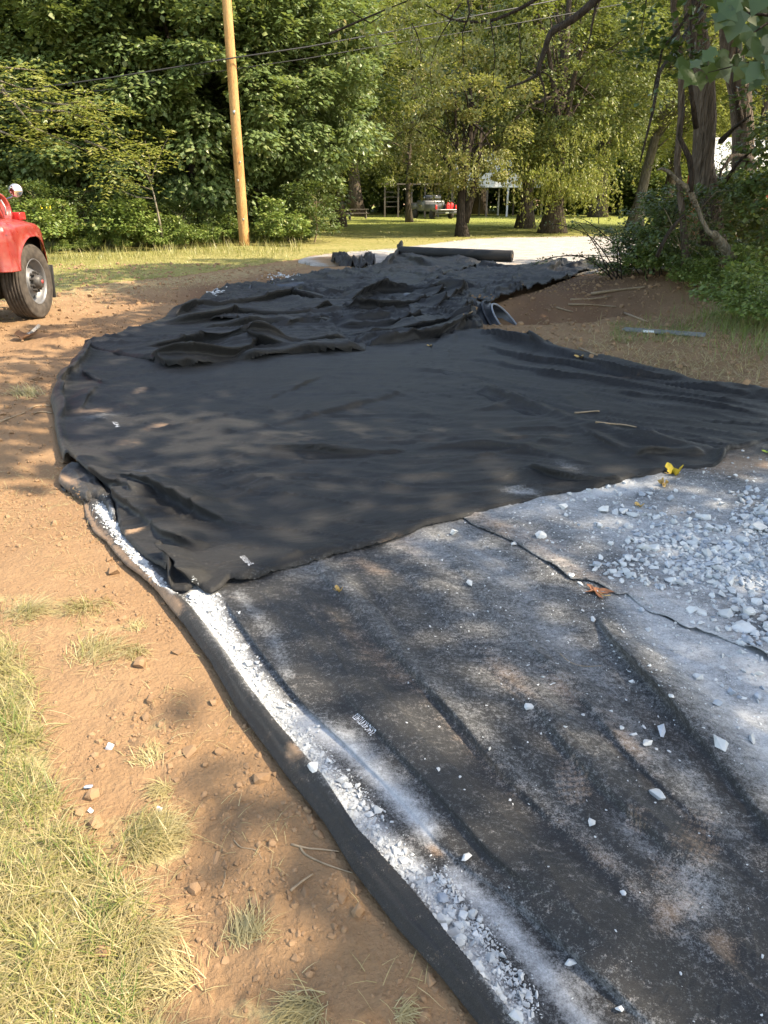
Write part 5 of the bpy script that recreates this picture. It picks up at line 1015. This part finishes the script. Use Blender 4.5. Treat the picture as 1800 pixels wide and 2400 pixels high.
for k, (x, y_, s, lb) in enumerate(CL):
    p = at(x, y_)[0]; zc = p.y*math.cos(PT)+(CH-p.z)*math.sin(PT); r = s*zc/F/2
    scatter('clay_rock', [tuple(p)], [r*1.1], HC if k % 2 else HS, M_clod, .45, seed=400+k*3, tilt=.3, label=lb, cat='rock', group='rocks and clods in the clay')
notf = lambda p: ~inside(p, UNION)
dc = lambda p: notf(p)*np.clip(.35+1.3*(fbm(p[:, 0]/120, p[:, 1]/90, 3, 91)-.42)*2, .02, 1)*np.where(inside(p, GR_POLY), .25, 1)
q = region_points(5200, (-150, 1150, 1300, 2600), dc, 61); scatter('dirt_clods', [tuple(p) for p in onsurf(q)], lognorm(len(q), .0046, .62, .0018, .022, 62), HC, M_clod, .7, smooth=False, seed=63, label='crumbs and small clods of clay in the near dirt', kind='stuff')
q = region_points(1800, (-300, 760, 300, 1250), lambda p: dc(p), 64); scatter('dirt_clods', onsurf(q), lognorm(len(q), .010, .5, .005, .04, 65), HC, M_clod, .4, seed=66, label='clay crumbs in the dirt left of the fabric', kind='stuff')
q = region_points(5200, (1080, 640, 1950, 960), lambda p: notf(p)*.6, 67); scatter('dirt_clods', onsurf(q), lognorm(len(q), .016, .6, .006, .06, 68), HC, M_clod, .5, seed=69, label='clay crumbs on the bank right of the fabric', kind='stuff')
q = region_points(1800, (-100, 620, 700, 780), lambda p: notf(p)*.6, 70); scatter('dirt_clods', onsurf(q), lognorm(len(q), .022, .5, .01, .07, 71), HC, M_clod, .5, seed=72, label='clay lumps in the far dirt left of the fabric', kind='stuff')
for k, (x, y_, s, lb) in enumerate([(258,1756,20,'white shard with a dry stem lying on the clay'),(208,1848,17,'thin blue shard stuck in the clay'),(213,1903,12,'tiny white shard below the blue one'),(373,1903,18,'white flake between dry grass tufts')]):
    p = at(x, y_)[0]; zc = p.y*.9+.6; r = s*(p.y*math.cos(PT)+CH*math.sin(PT))/F/2; m = MB(); m.box((0, 0, r*.7), (r*1.5, r*.5, r*2.0), Matrix.Rotation(.5+k, 4, 'Y')@Matrix.Rotation(k*1.1, 4, 'Z')); o = m.ob('shard', plain('pale_shard', (.70, .72, .76) if k != 1 else (.35, .45, .65), .5), label=lb, cat='shard'); o.location = p; bevel(o, r*.1)

# ------------------------------------------------------------------ grass
def blades(name, P_, L, Wd_, lean, mat, seed=0, bend=.6, azd=None, **kw):
    """P_ roots, L lengths, lean 0 upright..1 flat"""
    r_ = np.random.RandomState(seed); n = len(P_); az = r_.rand(n)*6.28 if azd is None else azd+r_.randn(n)*.75; dx = np.stack([np.cos(az), np.sin(az), np.zeros(n)], 1)
    ln_ = np.clip(lean+r_.randn(n)*.22, .05, 1.35); sd_ = np.stack([-dx[:, 1], dx[:, 0], np.zeros(n)], 1)
    ts = [0, .35, .7, 1.0]; V = []
    for t in ts:
        ang = ln_*1.25*(.55+bend*t); p = P_+(dx*np.sin(ang)[:, None]+np.array([[0, 0, 1.]])*np.cos(ang)[:, None])*(L*t)[:, None]
        p[:, 2] = np.maximum(p[:, 2], P_[:, 2]+.002+.004*r_.rand(n))
        w_ = (Wd_*(1-t*.85)*(.8 if t == 0 else 1))[:, None]*.5
        if t < 1: V += [p-sd_*w_, p+sd_*w_]
        else: V += [p]
    V = np.stack(V, 1); b = (np.arange(n)*7)[:, None]
    q4 = np.concatenate([b+np.array([[0, 1, 3, 2]]), b+np.array([[2, 3, 5, 4]])]); t3 = b+np.array([[4, 5, 6]])
    ti = r_.rand(n); me = mesh(name, V.reshape(-1, 3), [q4, t3], mat, True, None, {'tint': np.concatenate([ti, ti, ti])}); return link(name, me, **kw)
def root_pts(q, dz=-.004):
    a_ = np.array(onsurf(q)); a_[:, 2] += dz; return a_
dgr = lambda p: np.clip(.5+np.where(inside(p, GR_POLY), 1, -1)*near(p, GR_POLY, True)[0]/60., 0, 1)**1.5*(.22+.78*(fbm(p[:, 0]/70, p[:, 1]/60, 3, 8) > .49))
q = region_points(9500, (-500, 1400, 520, 2720), dgr, 81); n = len(q); r_ = np.random.RandomState(3)
blades('grass', root_pts(q), .04+.065*r_.rand(n), .0028+.0026*r_.rand(n), .95, M_blade, 83, label='matted yellow green grass in the lower left corner', kind='stuff')
q = region_points(13000, (-500, 1400, 560, 2720), dgr, 84); n = len(q)
blades('dry_grass', root_pts(q), .06+.09*r_.rand(n), .0018+.0014*r_.rand(n), 1.0, M_straw, 85, label='dead straw lying through the grass in the lower left corner', kind='stuff')
q = region_points(2200, (-500, 1380, 420, 2720), lambda p: dgr(p)*(fbm(p[:, 0]/60, p[:, 1]/60, 2, 18) > .52), 86); n = len(q)
blades('grass', root_pts(q), .05+.06*r_.rand(n), .0026+.0018*r_.rand(n), .5, M_green, 87, label='fresh green blades between the dead straw', kind='stuff')
# tufts that stand alone in the clay
TU = [(340,1960,75,1,700,.10,'big fallen tuft of bleached straw at the grass edge'),(350,1780,40,0,180,.06,'small straw tuft right of the white shard'),(385,1850,36,0,160,.06,'straw tuft above the white flake'),(340,2200,60,0,420,.10,'pale fan of straw in the lower clay'),(575,2190,50,0,200,.07,'straw tuft left of the folded fabric edge, low in the picture'),(420,2290,60,0,260,.09,'straw tuft at the bottom between grass and clay'),(310,1545-20,40,1,150,.07,'thin straw tuft in the upper clay'),(215,1530,70,1,260,.08,'grey straw patch in the upper clay'),(60,925,46,1,170,.07,'tuft with a clod of earth left of the fabric curve'),(200,1420,60,1,220,.08,'pale tuft near the fabric edge, upper clay'),(50,1440,60,1,260,.08,'green tinged tuft at the left edge'),(320,1470,26,0,90,.05,'tiny tuft right of the upper tufts'),(720,2370,60,0,260,.09,'straw tuft cut off by the bottom edge'),(940,2370,30,0,60,.06,'fine rootlets spilling on to the folded fabric'),(385,2040-60,40,0,200,.09,'straw tips hanging from the big fallen tuft')]
for k, (x, y_, s, g_, n, L, lb) in enumerate(TU):
    p0 = at(x, y_)[0]; zc = p0.y*math.cos(PT)+(CH-p0.z)*math.sin(PT); rr0 = s*zc/F*.8; r_ = np.random.RandomState(900+k); o2 = r_.randn(n, 2)*np.array([rr0*.5, rr0*.5])
    pp = root_pts(np.array([[p0.x, p0.y]])+o2)-np.array([p0[:]]); Lk = L*(1+.45*max(0, p0.y-2)**.7)
    e_ = empty('straw_tuft', p0, lb, 'grass tuft', 'straw tufts standing alone in the clay')
    blades('dry_blades', pp, Lk*(.5+.7*r_.rand(n)), (.0020+.0014*r_.rand(n))*(1+.3*max(0, p0.y-2)), 1.05, M_straw, 950+k, azd=k*1.9, parent=e_, kind='stuff')
    if g_: blades('green_blades', pp[:n//3], Lk*(.4+.5*r_.rand(n//3)), .0026+.001*r_.rand(n//3), .55, M_blade, 970+k, azd=k*1.9, parent=e_, kind='stuff')
# straw, grass on the right bank and along the lawn edges
q = region_points(2900, (1250, 740, 1980, 960), lambda p: notf(p)*np.clip(blobs(p, [('b',1600,850,260,45,5,.8),('b',1700,800,200,60,0,.6),('b',1480,790,90,20,0,.6),('b',1640,920,150,30,5,.5)]), 0, 1), 101); n = len(q); r_ = np.random.RandomState(5)
blades('dry_grass', root_pts(q), .10+.16*r_.rand(n), .004+.003*r_.rand(n), 1.05, M_straw, 102, label='matted dead grass on the clay bank at right', kind='stuff')
q = region_points(6500, (1480, 640, 2000, 850), lambda p: notf(p)*np.clip(blobs(p, [('b',1760,740,110,50,0,1.),('b',1880,780,120,80,0,1.)]), 0, 1), 103); n = len(q)
blades('grass', root_pts(q), .10+.18*r_.rand(n), .006+.004*r_.rand(n), .45, M_green, 104, label='bright green grass below the shrubs at right', kind='stuff')
q = region_points(900, (1430, 760, 1620, 800), lambda p: notf(p)*.5, 105); n = len(q)
blades('grass', root_pts(q), .06+.08*r_.rand(n), .005+.002*r_.rand(n), .6, M_green, 106, label='green grass round the grey metal channel', kind='stuff')
dl = lambda p: notf(p)*np.clip(blobs(p, [('s', [(-400,610),(100,612),(300,604),(480,590),(620,592),(700,585)], 9, 1.), ('b',470,590,60,12,0,1.),('b',640,588,50,12,0,1.)]), 0, 1)
q = region_points(3600, (-400, 560, 760, 640), dl, 107); n = len(q)
blades('tall_grass', root_pts(q), .12+.42*r_.rand(n)**2.5, .012+.006*r_.rand(n), .5, M_blade, 108, label='taller pale grass along the foot of the wood and round the pole', kind='stuff')
q = region_points(16000, (-350, 585, 960, 745), lambda p: notf(p)*inside(p, LAWN), 109); n = len(q)
blades('lawn_grass', root_pts(q), .035+.05*r_.rand(n), .012+.008*r_.rand(n), .75, M_blade, 110, label='short mown grass blades on the near lawn', kind='stuff')
q = region_points(9000, (600, 500, 1500, 570), lambda p: 1.*inside(p, LAWN), 111); n = len(q)
blades('lawn_grass', root_pts(q), .05+.06*r_.rand(n), .03+.02*r_.rand(n), .6, M_blade, 112, label='short grass on the far lawn beyond the driveway', kind='stuff')
q = region_points(2600, (-300, 640, 560, 900), lambda p: notf(p)*np.clip(blobs(p, [('s', [(-300,760),(110,705),(300,680),(500,655)], 26, .9)]), 0, 1), 113); n = len(q)
blades('dry_grass', root_pts(q), .04+.07*r_.rand(n), .006+.004*r_.rand(n), 1.0, M_straw, 114, label='thin dead grass fading into the dirt by the truck', kind='stuff')
q = region_points(900, (-100, 1100, 1000, 2500), lambda p: notf(p)*(fbm(p[:, 0]/150, p[:, 1]/120, 2, 28) > .5)*.8, 115); n = len(q)
blades('loose_straw', root_pts(q, .002), .03+.06*r_.rand(n), .0014+.0012*r_.rand(n), 1.2, M_straw, 116, label='single straws scattered over the clay', kind='stuff')

# ------------------------------------------------------------------ sticks, roots
def stick(pts, r, lb, cat='stick', mat=None, name='stick', lift=0., rel=True):
    ps = []
    for a_, b in pts:
        p = at(a_, b)[0]; ps.append(p+Vector((0, 0, r*.8+lift)))
    m = MB(); m.tube([Vector(p) for p in smooth_line(ps, 3)], [r*(1-.6*i/(len(ps)*3)) for i in range(len(smooth_line(ps, 3)))], 6, bump=.15); m.ob(name, mat or M_twig, label=lb, cat=cat)
stick(Z7([(822,128),(870,124),(900,121),(930,120)]), .008, 'upper thin twig lying on the blue black sheet'); stick(Z7([(915,168),(980,175),(1040,180),(1090,190)]), .008, 'lower thin twig lying on the blue black sheet')
zz2 = lambda p: conv(p, 600, 1700, 600/1659)
stick(zz2([(230,775),(330,800),(420,808),(540,822)]), .0035, 'forked root running under the folded fabric, upper arm', 'root', name='root'); stick(zz2([(285,785),(320,840),(430,895),(540,935),(630,962)]), .0035, 'forked root running under the folded fabric, lower arm', 'root', name='root'); stick(zz2([(225,1085),(290,1030),(370,975)]), .004, 'short root stub pointing from the clay', 'root', name='root', lift=.004)
zz1 = lambda p: conv(p, 0, 1700, 700/1659)
stick(zz1([(1300,640),(1340,680),(1420,695),(1455,745)]), .0022, 'bent pale straw stem on the lower clay', 'straw stem'); stick(zz1([(1235,905),(1250,860),(1250,810)]), .002, 'short straw stem standing in the lower clay', 'straw stem'); stick(zz1([(690,1265),(760,1310),(830,1360)]), .003, 'split yellow stem under the pale fan of straw', 'straw stem')
stick(Z5([(690,655),(780,655),(850,660),(920,665)]), .02, 'bleached root on the slope above the right culvert', 'root', name='root'); stick(Z5([(630,668),(670,680),(710,690)]), .018, 'short pale root left of the bleached one', 'root', name='root'); stick(Z5([(800,605),(900,590),(1000,578),(1060,572)]), .03, 'thick split root high on the right slope', 'root', name='root'); stick(Z5([(700,630),(800,628),(900,612)]), .02, 'grey root below the thick split one', 'root', name='root'); stick(Z5([(960,695),(1010,715),(1075,740)]), .018, 'brown stick lying on the near rim of the bank', 'stick')
stick(Z5([(740,865),(800,890),(830,900)]), .012, 'dark stick beside the square rock', 'stick'); stick(Z6([(0,535),(60,512),(110,495)]), .008, 'pale root at the left edge', 'root', name='root'); stick(Z6([(130,480),(160,465),(220,465)]), .008, 'arched root touching the fabric curve, upper', 'root', name='root'); stick(Z6([(140,500),(180,492),(225,497)]), .008, 'straight root touching the fabric curve, lower', 'root', name='root')
stick(conv([(200,545),(290,520),(320,500)], 1050, 640, 300/1659), .01, 'little root in front of the right culvert', 'root', name='root')
stick(conv([(570,1160),(600,1200),(660,1222),(940,1220)], 1090-190, 900, .5425), .0016, 'hair thin curved straw on the dusty fabric', 'straw stem') if False else stick(Z7([(760,1165),(800,1200),(860,1220),(940,1218)]), .0016, 'hair thin curved straw on the dusty fabric', 'straw stem')
# broken pale stem in the shrubs
s5 = lambda p, y_: P(1350+p[0]*450/1659, 250+p[1]*450/1659, y_)
e_ = empty('broken_stem', at(1738, 650)[0], 'pale broken tree stem slanting down through the shrubs on the right', 'tree stem'); o0 = e_.location.copy()
m = MB(); m.tube([s5(p, y_)-o0 for p, y_ in [((1440,1470), 13.4), ((1380,1370), 13.4), ((1320,1260), 13.3), ((1250,1170), 13.3), ((1190,1100), 13.2), ((1140,1080), 13.2), ((1090,980), 13.2), ((1050,870), 13.2), ((1000,760), 13.1), ((960,700), 13.1), ((880,640), 13.0), ((800,560), 13.0), ((740,535), 13.0), ((700,550), 13.0)]], [.10, .095, .085, .075, .06, .04, .035, .035, .05, .045, .035, .03, .025, .012], 9, bump=.15); m.ob('stem', M_bark3, e_)
m = MB(); m.tube([s5(p, 13.1)-o0 for p in [(985,740), (1000,600), (980,440), (920,320), (890,250), (920,100), (935,0)]], [.055, .05, .05, .04, .035, .03, .025], 8, bump=.12); m.ob('upright_shoot', M_bark2, e_)
m = MB(); m.tube([s5(p, 13.0)-o0 for p in [(700,1300), (740,1200), (800,1090), (870,1000), (940,930)]], [.04, .035, .035, .03, .025], 8); m.ob('dark_shoot', M_bark2, e_)
# bare twigs over the driveway
e_ = empty('brush', at(1450, 655)[0], 'bare arching twigs reaching left over the fabric end from the shrubs', 'brush'); o0 = e_.location.copy(); random.seed(5); tw = MB(); parts = []
for k in range(26):
    a_ = random.uniform(1430, 1620); x2 = a_+random.uniform(-170, 20); y2 = random.uniform(520, 610); dd = random.uniform(14.5, 17); p0 = P(a_, 655, dd); p2 = P(x2, y2, dd+random.uniform(-.5, .5)); p1 = p0.lerp(p2, .5)+Vector((0, 0, random.uniform(.05, .3))); p3 = p2+(p2-p1)*.4+Vector((0, 0, -.10))
    ln2 = [Vector(p)-o0 for p in smooth_line([p0, p1, p2, p3], 3)]; tw.tube(ln2, [.013*(1-.8*i/len(ln2)) for i in range(len(ln2))], 4)
    for j in range(5): c = ln2[random.randint(len(ln2)//2, len(ln2)-1)]; parts.append(clump_leaves(np.array(c), .10, 6, .055, 'leaf', np.array([0, 0, 1.])))
tw.ob('twigs', M_bark2, e_); link('leaves', cloud_mesh('brush_leaves', parts, M_shrub), e_)

# metal channel in the grass
a_, b = at(1460, 776)[0], at(1652, 790)[0]; ch = empty('metal_channel', a_, 'grey metal channel lying half hidden in the grass on the bank', 'metal channel'); d_ = b-a_; m = MB(); Ln = d_.length; Mx = d_.to_track_quat('X', 'Z').to_matrix().to_4x4()
for c, s in (((Ln/2, 0, .012), (Ln, .12, .006)), ((Ln/2, -.06, .03), (Ln, .006, .03)), ((Ln/2, .06, .03), (Ln, .006, .03)) ):
    v = np.array([(x, y_, z_) for x in (-.5, .5) for y_ in (-.5, .5) for z_ in (-.5, .5)])*np.array(s)+np.array(c); m.add([tuple(Mx@Vector(p)) for p in v], [(0, 1, 3, 2), (4, 6, 7, 5), (0, 4, 5, 1), (2, 3, 7, 6), (0, 2, 6, 4), (1, 5, 7, 3)])
m.ob('channel', plain('dull_zinc', (.17, .18, .185), .6, .5, .3), ch, False); p = Mx@Vector((Ln*.33, -.067, .03)); m = MB(); m.box(tuple(p), (.14, .008, .028), Mx.to_3x3().to_4x4()); m.ob('label_sticker', plain('white_sticker', (.75, .78, .82), .5), ch, False)

# ------------------------------------------------------------------ fallen leaves
ML = {'yellow': plain('yellow_leaf', (.50, .36, .04), .6, .3, 0, .3, 40), 'brown': plain('brown_leaf', (.22, .095, .05), .7, .3, 0, .4, 60), 'tan': plain('tan_leaf', (.38, .25, .09), .7, .3, 0, .4, 60), 'green': plain('green_leaf', (.30, .42, .05), .5, .3, 0, .2, 40)}
def fallen(x, y_, s, c, rz, lb, curl=.25, lobes=5):
    p, nn, _ = at(x, y_); zc = p.y*math.cos(PT)+(CH-p.z)*math.sin(PT); r = s*zc/F/2*1.35; out = []; N = 40
    for k in range(N):
        t = 2*math.pi*k/N; w_ = (math.cos(t*lobes/1.0)*.5+.5) if lobes > 1 else .5; rad = r*(.42+.58*w_**1.5)*(1-.25*math.cos(t))*(1+.12*math.sin(t*17)); out.append((t, rad))
    V = [(0, 0, .002)]+[(rad*.5*math.cos(t), rad*.5*math.sin(t), .002+curl*r*.25*math.sin(t*2+1)**2) for t, rad in out]+[(rad*math.cos(t), rad*math.sin(t)*.85, .003+curl*r*(.5+.5*math.sin(t*3+2))) for t, rad in out]
    Fc = [(0, 1+k, 1+(k+1) % N) for k in range(N)]+[(1+k, 1+N+k, 1+N+(k+1) % N, 1+(k+1) % N) for k in range(N)]
    e_ = empty('fallen_leaf', p+Vector((0, 0, .003)), lb, 'leaf', 'leaves fallen on the fabric', rz); m = MB(); m.add(V, Fc); m.ob('leaf_blade', ML[c], e_); m = MB(); m.tube([(-r*.2, 0, .004), (-r*.8, .1*r, .006), (-r*1.25, .02*r, .02)], r*.035, 5); m.ob('leaf_stalk', ML['tan'], e_)
fallen(1582, 1112, 36, 'yellow', .3, 'curled yellow leaf below the tip of the middle sheet', .9, 3); fallen(1553, 1137, 22, 'tan', 1.5, 'crumpled orange brown leaf left of the yellow one', .9, 4); fallen(1395, 1388, 50, 'brown', 2.2, 'dry brown maple leaf on the seam', .25, 5); fallen(796, 1387, 18, 'tan', .4, 'small curled tan leaf on the dark fabric near the middle sheet edge', .9, 3)
fallen(1796, 1061, 16, 'green', 0, 'yellow green leaf at the right edge', .2, 3); fallen(1008, 812, 12, 'tan', 1, 'small tan leaf on the smooth sheet below the rumpled one', .4, 3); fallen(1500, 1188, 20, 'tan', .2, 'small olive leaf in the upper gravel', .5, 3); fallen(1360, 838, 22, 'tan', .7, 'dull leaf on the bank beside a small rock', .3, 3)

# ------------------------------------------------------------------ printing on the fabric
M_ink = plain('white_ink', (.50, .52, .56), .8, .2, 0, .2, 300)
def printing(txt, p_start, p_end, h_px, lb_parent, flip=True):
    a_ = at(*p_start)[0]; b = at(*p_end)[0]; d_ = b-a_; cu = bpy.data.curves.new('print', 'FONT'); cu.body = txt; cu.size = 1; cu.resolution_u = 2; o = bpy.data.objects.new('tmp', cu); COL.objects.link(o); bpy.context.view_layer.update()
    me = bpy.data.meshes.new_from_object(o.evaluated_get(bpy.context.evaluated_depsgraph_get())); bpy.data.objects.remove(o)
    n_ = len(me.vertices); co = np.empty(n_*3); me.vertices.foreach_get('co', co); co = co.reshape(-1, 3); wdt = co[:, 0].max(); sx = d_.length/wdt; dx = Vector((d_.x, d_.y, 0)).normalized(); up = Vector((-dx.y, dx.x, 0)); zc = a_.y*math.cos(PT)+CH*math.sin(PT); hh = h_px*zc/F
    for v, c in zip(me.vertices, co):
        q = a_+dx*(c[0]*sx)+up*(c[1]/.72*hh); z_ = drop(q.x, q.y).z; v.co = (q.x, q.y, z_+.0016)
    me.materials.clear(); me.materials.append(M_ink); par = [s for s in SHEETS if s.get('label', '').startswith(lb_parent)][0]; link('printed_lettering', me, par)
printing('2R4C4RVT2HT3', (882, 1712), (838, 1672), 17, 'dusty black')
printing('2R4C4RVT2HT3', (595, 1322), (574, 1303), 13, 'largest black')
printing('HT3', (281, 1000), (273, 989), 10, 'largest black')

# ------------------------------------------------------------------ branches hanging into the top of the picture
hb = empty('hanging_branch', P(1360, -60, 8.5), 'dark crooked bare branch hanging into the top middle of the picture', 'branch'); o0 = hb.location.copy()
B2 = lambda p: [(1200+a_*600/1659, b*600/1659) for a_, b in p]
for pts, r0, r1 in [(B2([(620,-80),(540,0),(440,90),(330,165),(250,215),(215,320),(175,430),(175,480)]), .045, .022), (B2([(175,480),(110,515),(40,545),(-40,570)]), .018, .006), (B2([(175,480),(205,560),(215,660),(200,740)]), .014, .004), (B2([(190,465),(240,490),(290,560)]), .010, .003), (B2([(545,20),(520,160),(500,260),(470,330)]), .014, .004)]:
    m = MB(); pp = [P(a_, b, 8.5)-o0 for a_, b in smooth_line(pts, 2)]; m.tube(pp, [r0+(r1-r0)*i/(len(pp)-1) for i in range(len(pp))], 8, bump=.15); m.ob('bough', M_bark2, hb)
hb = empty('hanging_branch', P(900, -80, 11), 'thin drooping branches with a few dry leaves at the top left of centre', 'branch'); o0 = hb.location.copy(); parts = []
Z2 = lambda p: [(900+a_*900/1659, b*900/1659) for a_, b in p]
for pts, r0 in [(Z2([(700,-30),(600,30),(480,85),(380,95),(280,80),(180,20)]), .028), (Z2([(-240,150),(-150,110),(-60,70),(60,20),(160,-20)]), .018), (Z2([(360,0),(370,60),(340,140),(345,300)]), .016), (Z2([(330,20),(300,60),(280,100),(230,180),(200,300),(210,420)]), .013), (Z2([(-150,40),(-60,100),(0,60),(120,90)]), .010), (Z2([(580,100),(590,220),(585,350)]), .012), (Z2([(460,95),(480,240),(470,400),(520,480)]), .009), (Z2([(120,100),(160,200),(150,330)]), .008)]:
    m = MB(); pp = [P(a_, b, 11)-o0 for a_, b in smooth_line(pts, 2)]; m.tube(pp, [r0*(1-.75*i/(len(pp)-1)) for i in range(len(pp))], 6, bump=.15); m.ob('bough', M_bark2, hb)
    for j in range(7): c = pp[random.randint(1, len(pp)-1)]; parts.append(clump_leaves(np.array(c), .22, 16, .075, 'hang', np.array([0, 0, 1.])))
link('leaves', cloud_mesh('hb_leaves', parts, M_dry), hb)
hb = empty('hanging_branch', P(1480, -60, 9.5), 'long dark twig hanging beside the left of the nearer rough trunk', 'branch'); o0 = hb.location.copy(); parts = []
for pts, r0 in [(B2([(1230,-60),(1190,20),(1130,110),(1050,230),(980,300),(960,400),(930,520),(905,650)]), .026), (B2([(1180,-20),(1160,150),(1165,340),(1140,450)]), .02), (B2([(880,-60),(850,120),(830,240)]), .010), (B2([(980,300),(900,360),(820,380)]), .008), (B2([(1000,440),(1100,420),(1150,385)]), .008)]:
    m = MB(); pp = [P(a_, b, 9.5)-o0 for a_, b in smooth_line(pts, 2)]; m.tube(pp, [r0*(1-.75*i/(len(pp)-1)) for i in range(len(pp))], 6, bump=.15); m.ob('bough', M_bark2, hb)
    for j in range(6): c = pp[random.randint(1, len(pp)-1)]; parts.append(clump_leaves(np.array(c), .22, 14, .09, 'leaf', np.array([0, 0, 1.])))
link('leaves', cloud_mesh('hc_leaves', parts, M_near), hb)
nb = empty('near_branch', P(1900, 60, 4.2), 'close branch with large pale green lobed leaves at the top right corner', 'branch'); o0 = nb.location.copy(); np.random.seed(77)
for pts in [[(1980,-60),(1880,0),(1790,60),(1720,110)],[(1990,90),(1880,110),(1780,140),(1660,170)],[(1990,30),(1850,40),(1740,30)]]:
    m = MB(); m.tube([P(a_, b, 4.2)-o0 for a_, b in pts], [.012, .009, .006, .002][:len(pts)], 6); m.ob('twig', M_bark2, nb)
LP = [(1615,180,46),(1675,165,40),(1660,130,30),(1700,165,44),(1735,150,38),(1765,170,40),(1790,185,34),(1760,100,60),(1795,120,50),(1785,60,66),(1720,60,52),(1750,25,60),(1800,20,60),(1705,25,44),(1690,-5,50),(1740,-10,60),(1790,-15,70),(1830,80,70),(1840,150,60),(1730,95,36),(1770,195,30),(1810,170,44)]
LP += [(x+random.uniform(-34, 34), y_+random.uniform(-30, 26), s*.8) for x, y_, s in LP]
for k, (x, y_, s) in enumerate(LP):
    dd = 4.2+.25*math.sin(k*2.3); p = P(x, y_, dd)-o0; sz_ = s*dd/F*1.2; d_ = np.array([[math.cos(k*1.7)*.8, .25*math.sin(k), -.5-.4*math.sin(k*2.1)**2]]); u = np.array([[.2*math.sin(k*3.1), -.7, .7]])
    v, f, t = leaves(np.array([p[:]])-d_/np.linalg.norm(d_)*sz_*.5, d_, u, sz_, 1.0, LOBE); link('leaf', mesh('near_leaf', v, f, M_near, False, None, {'tint': t}), nb)
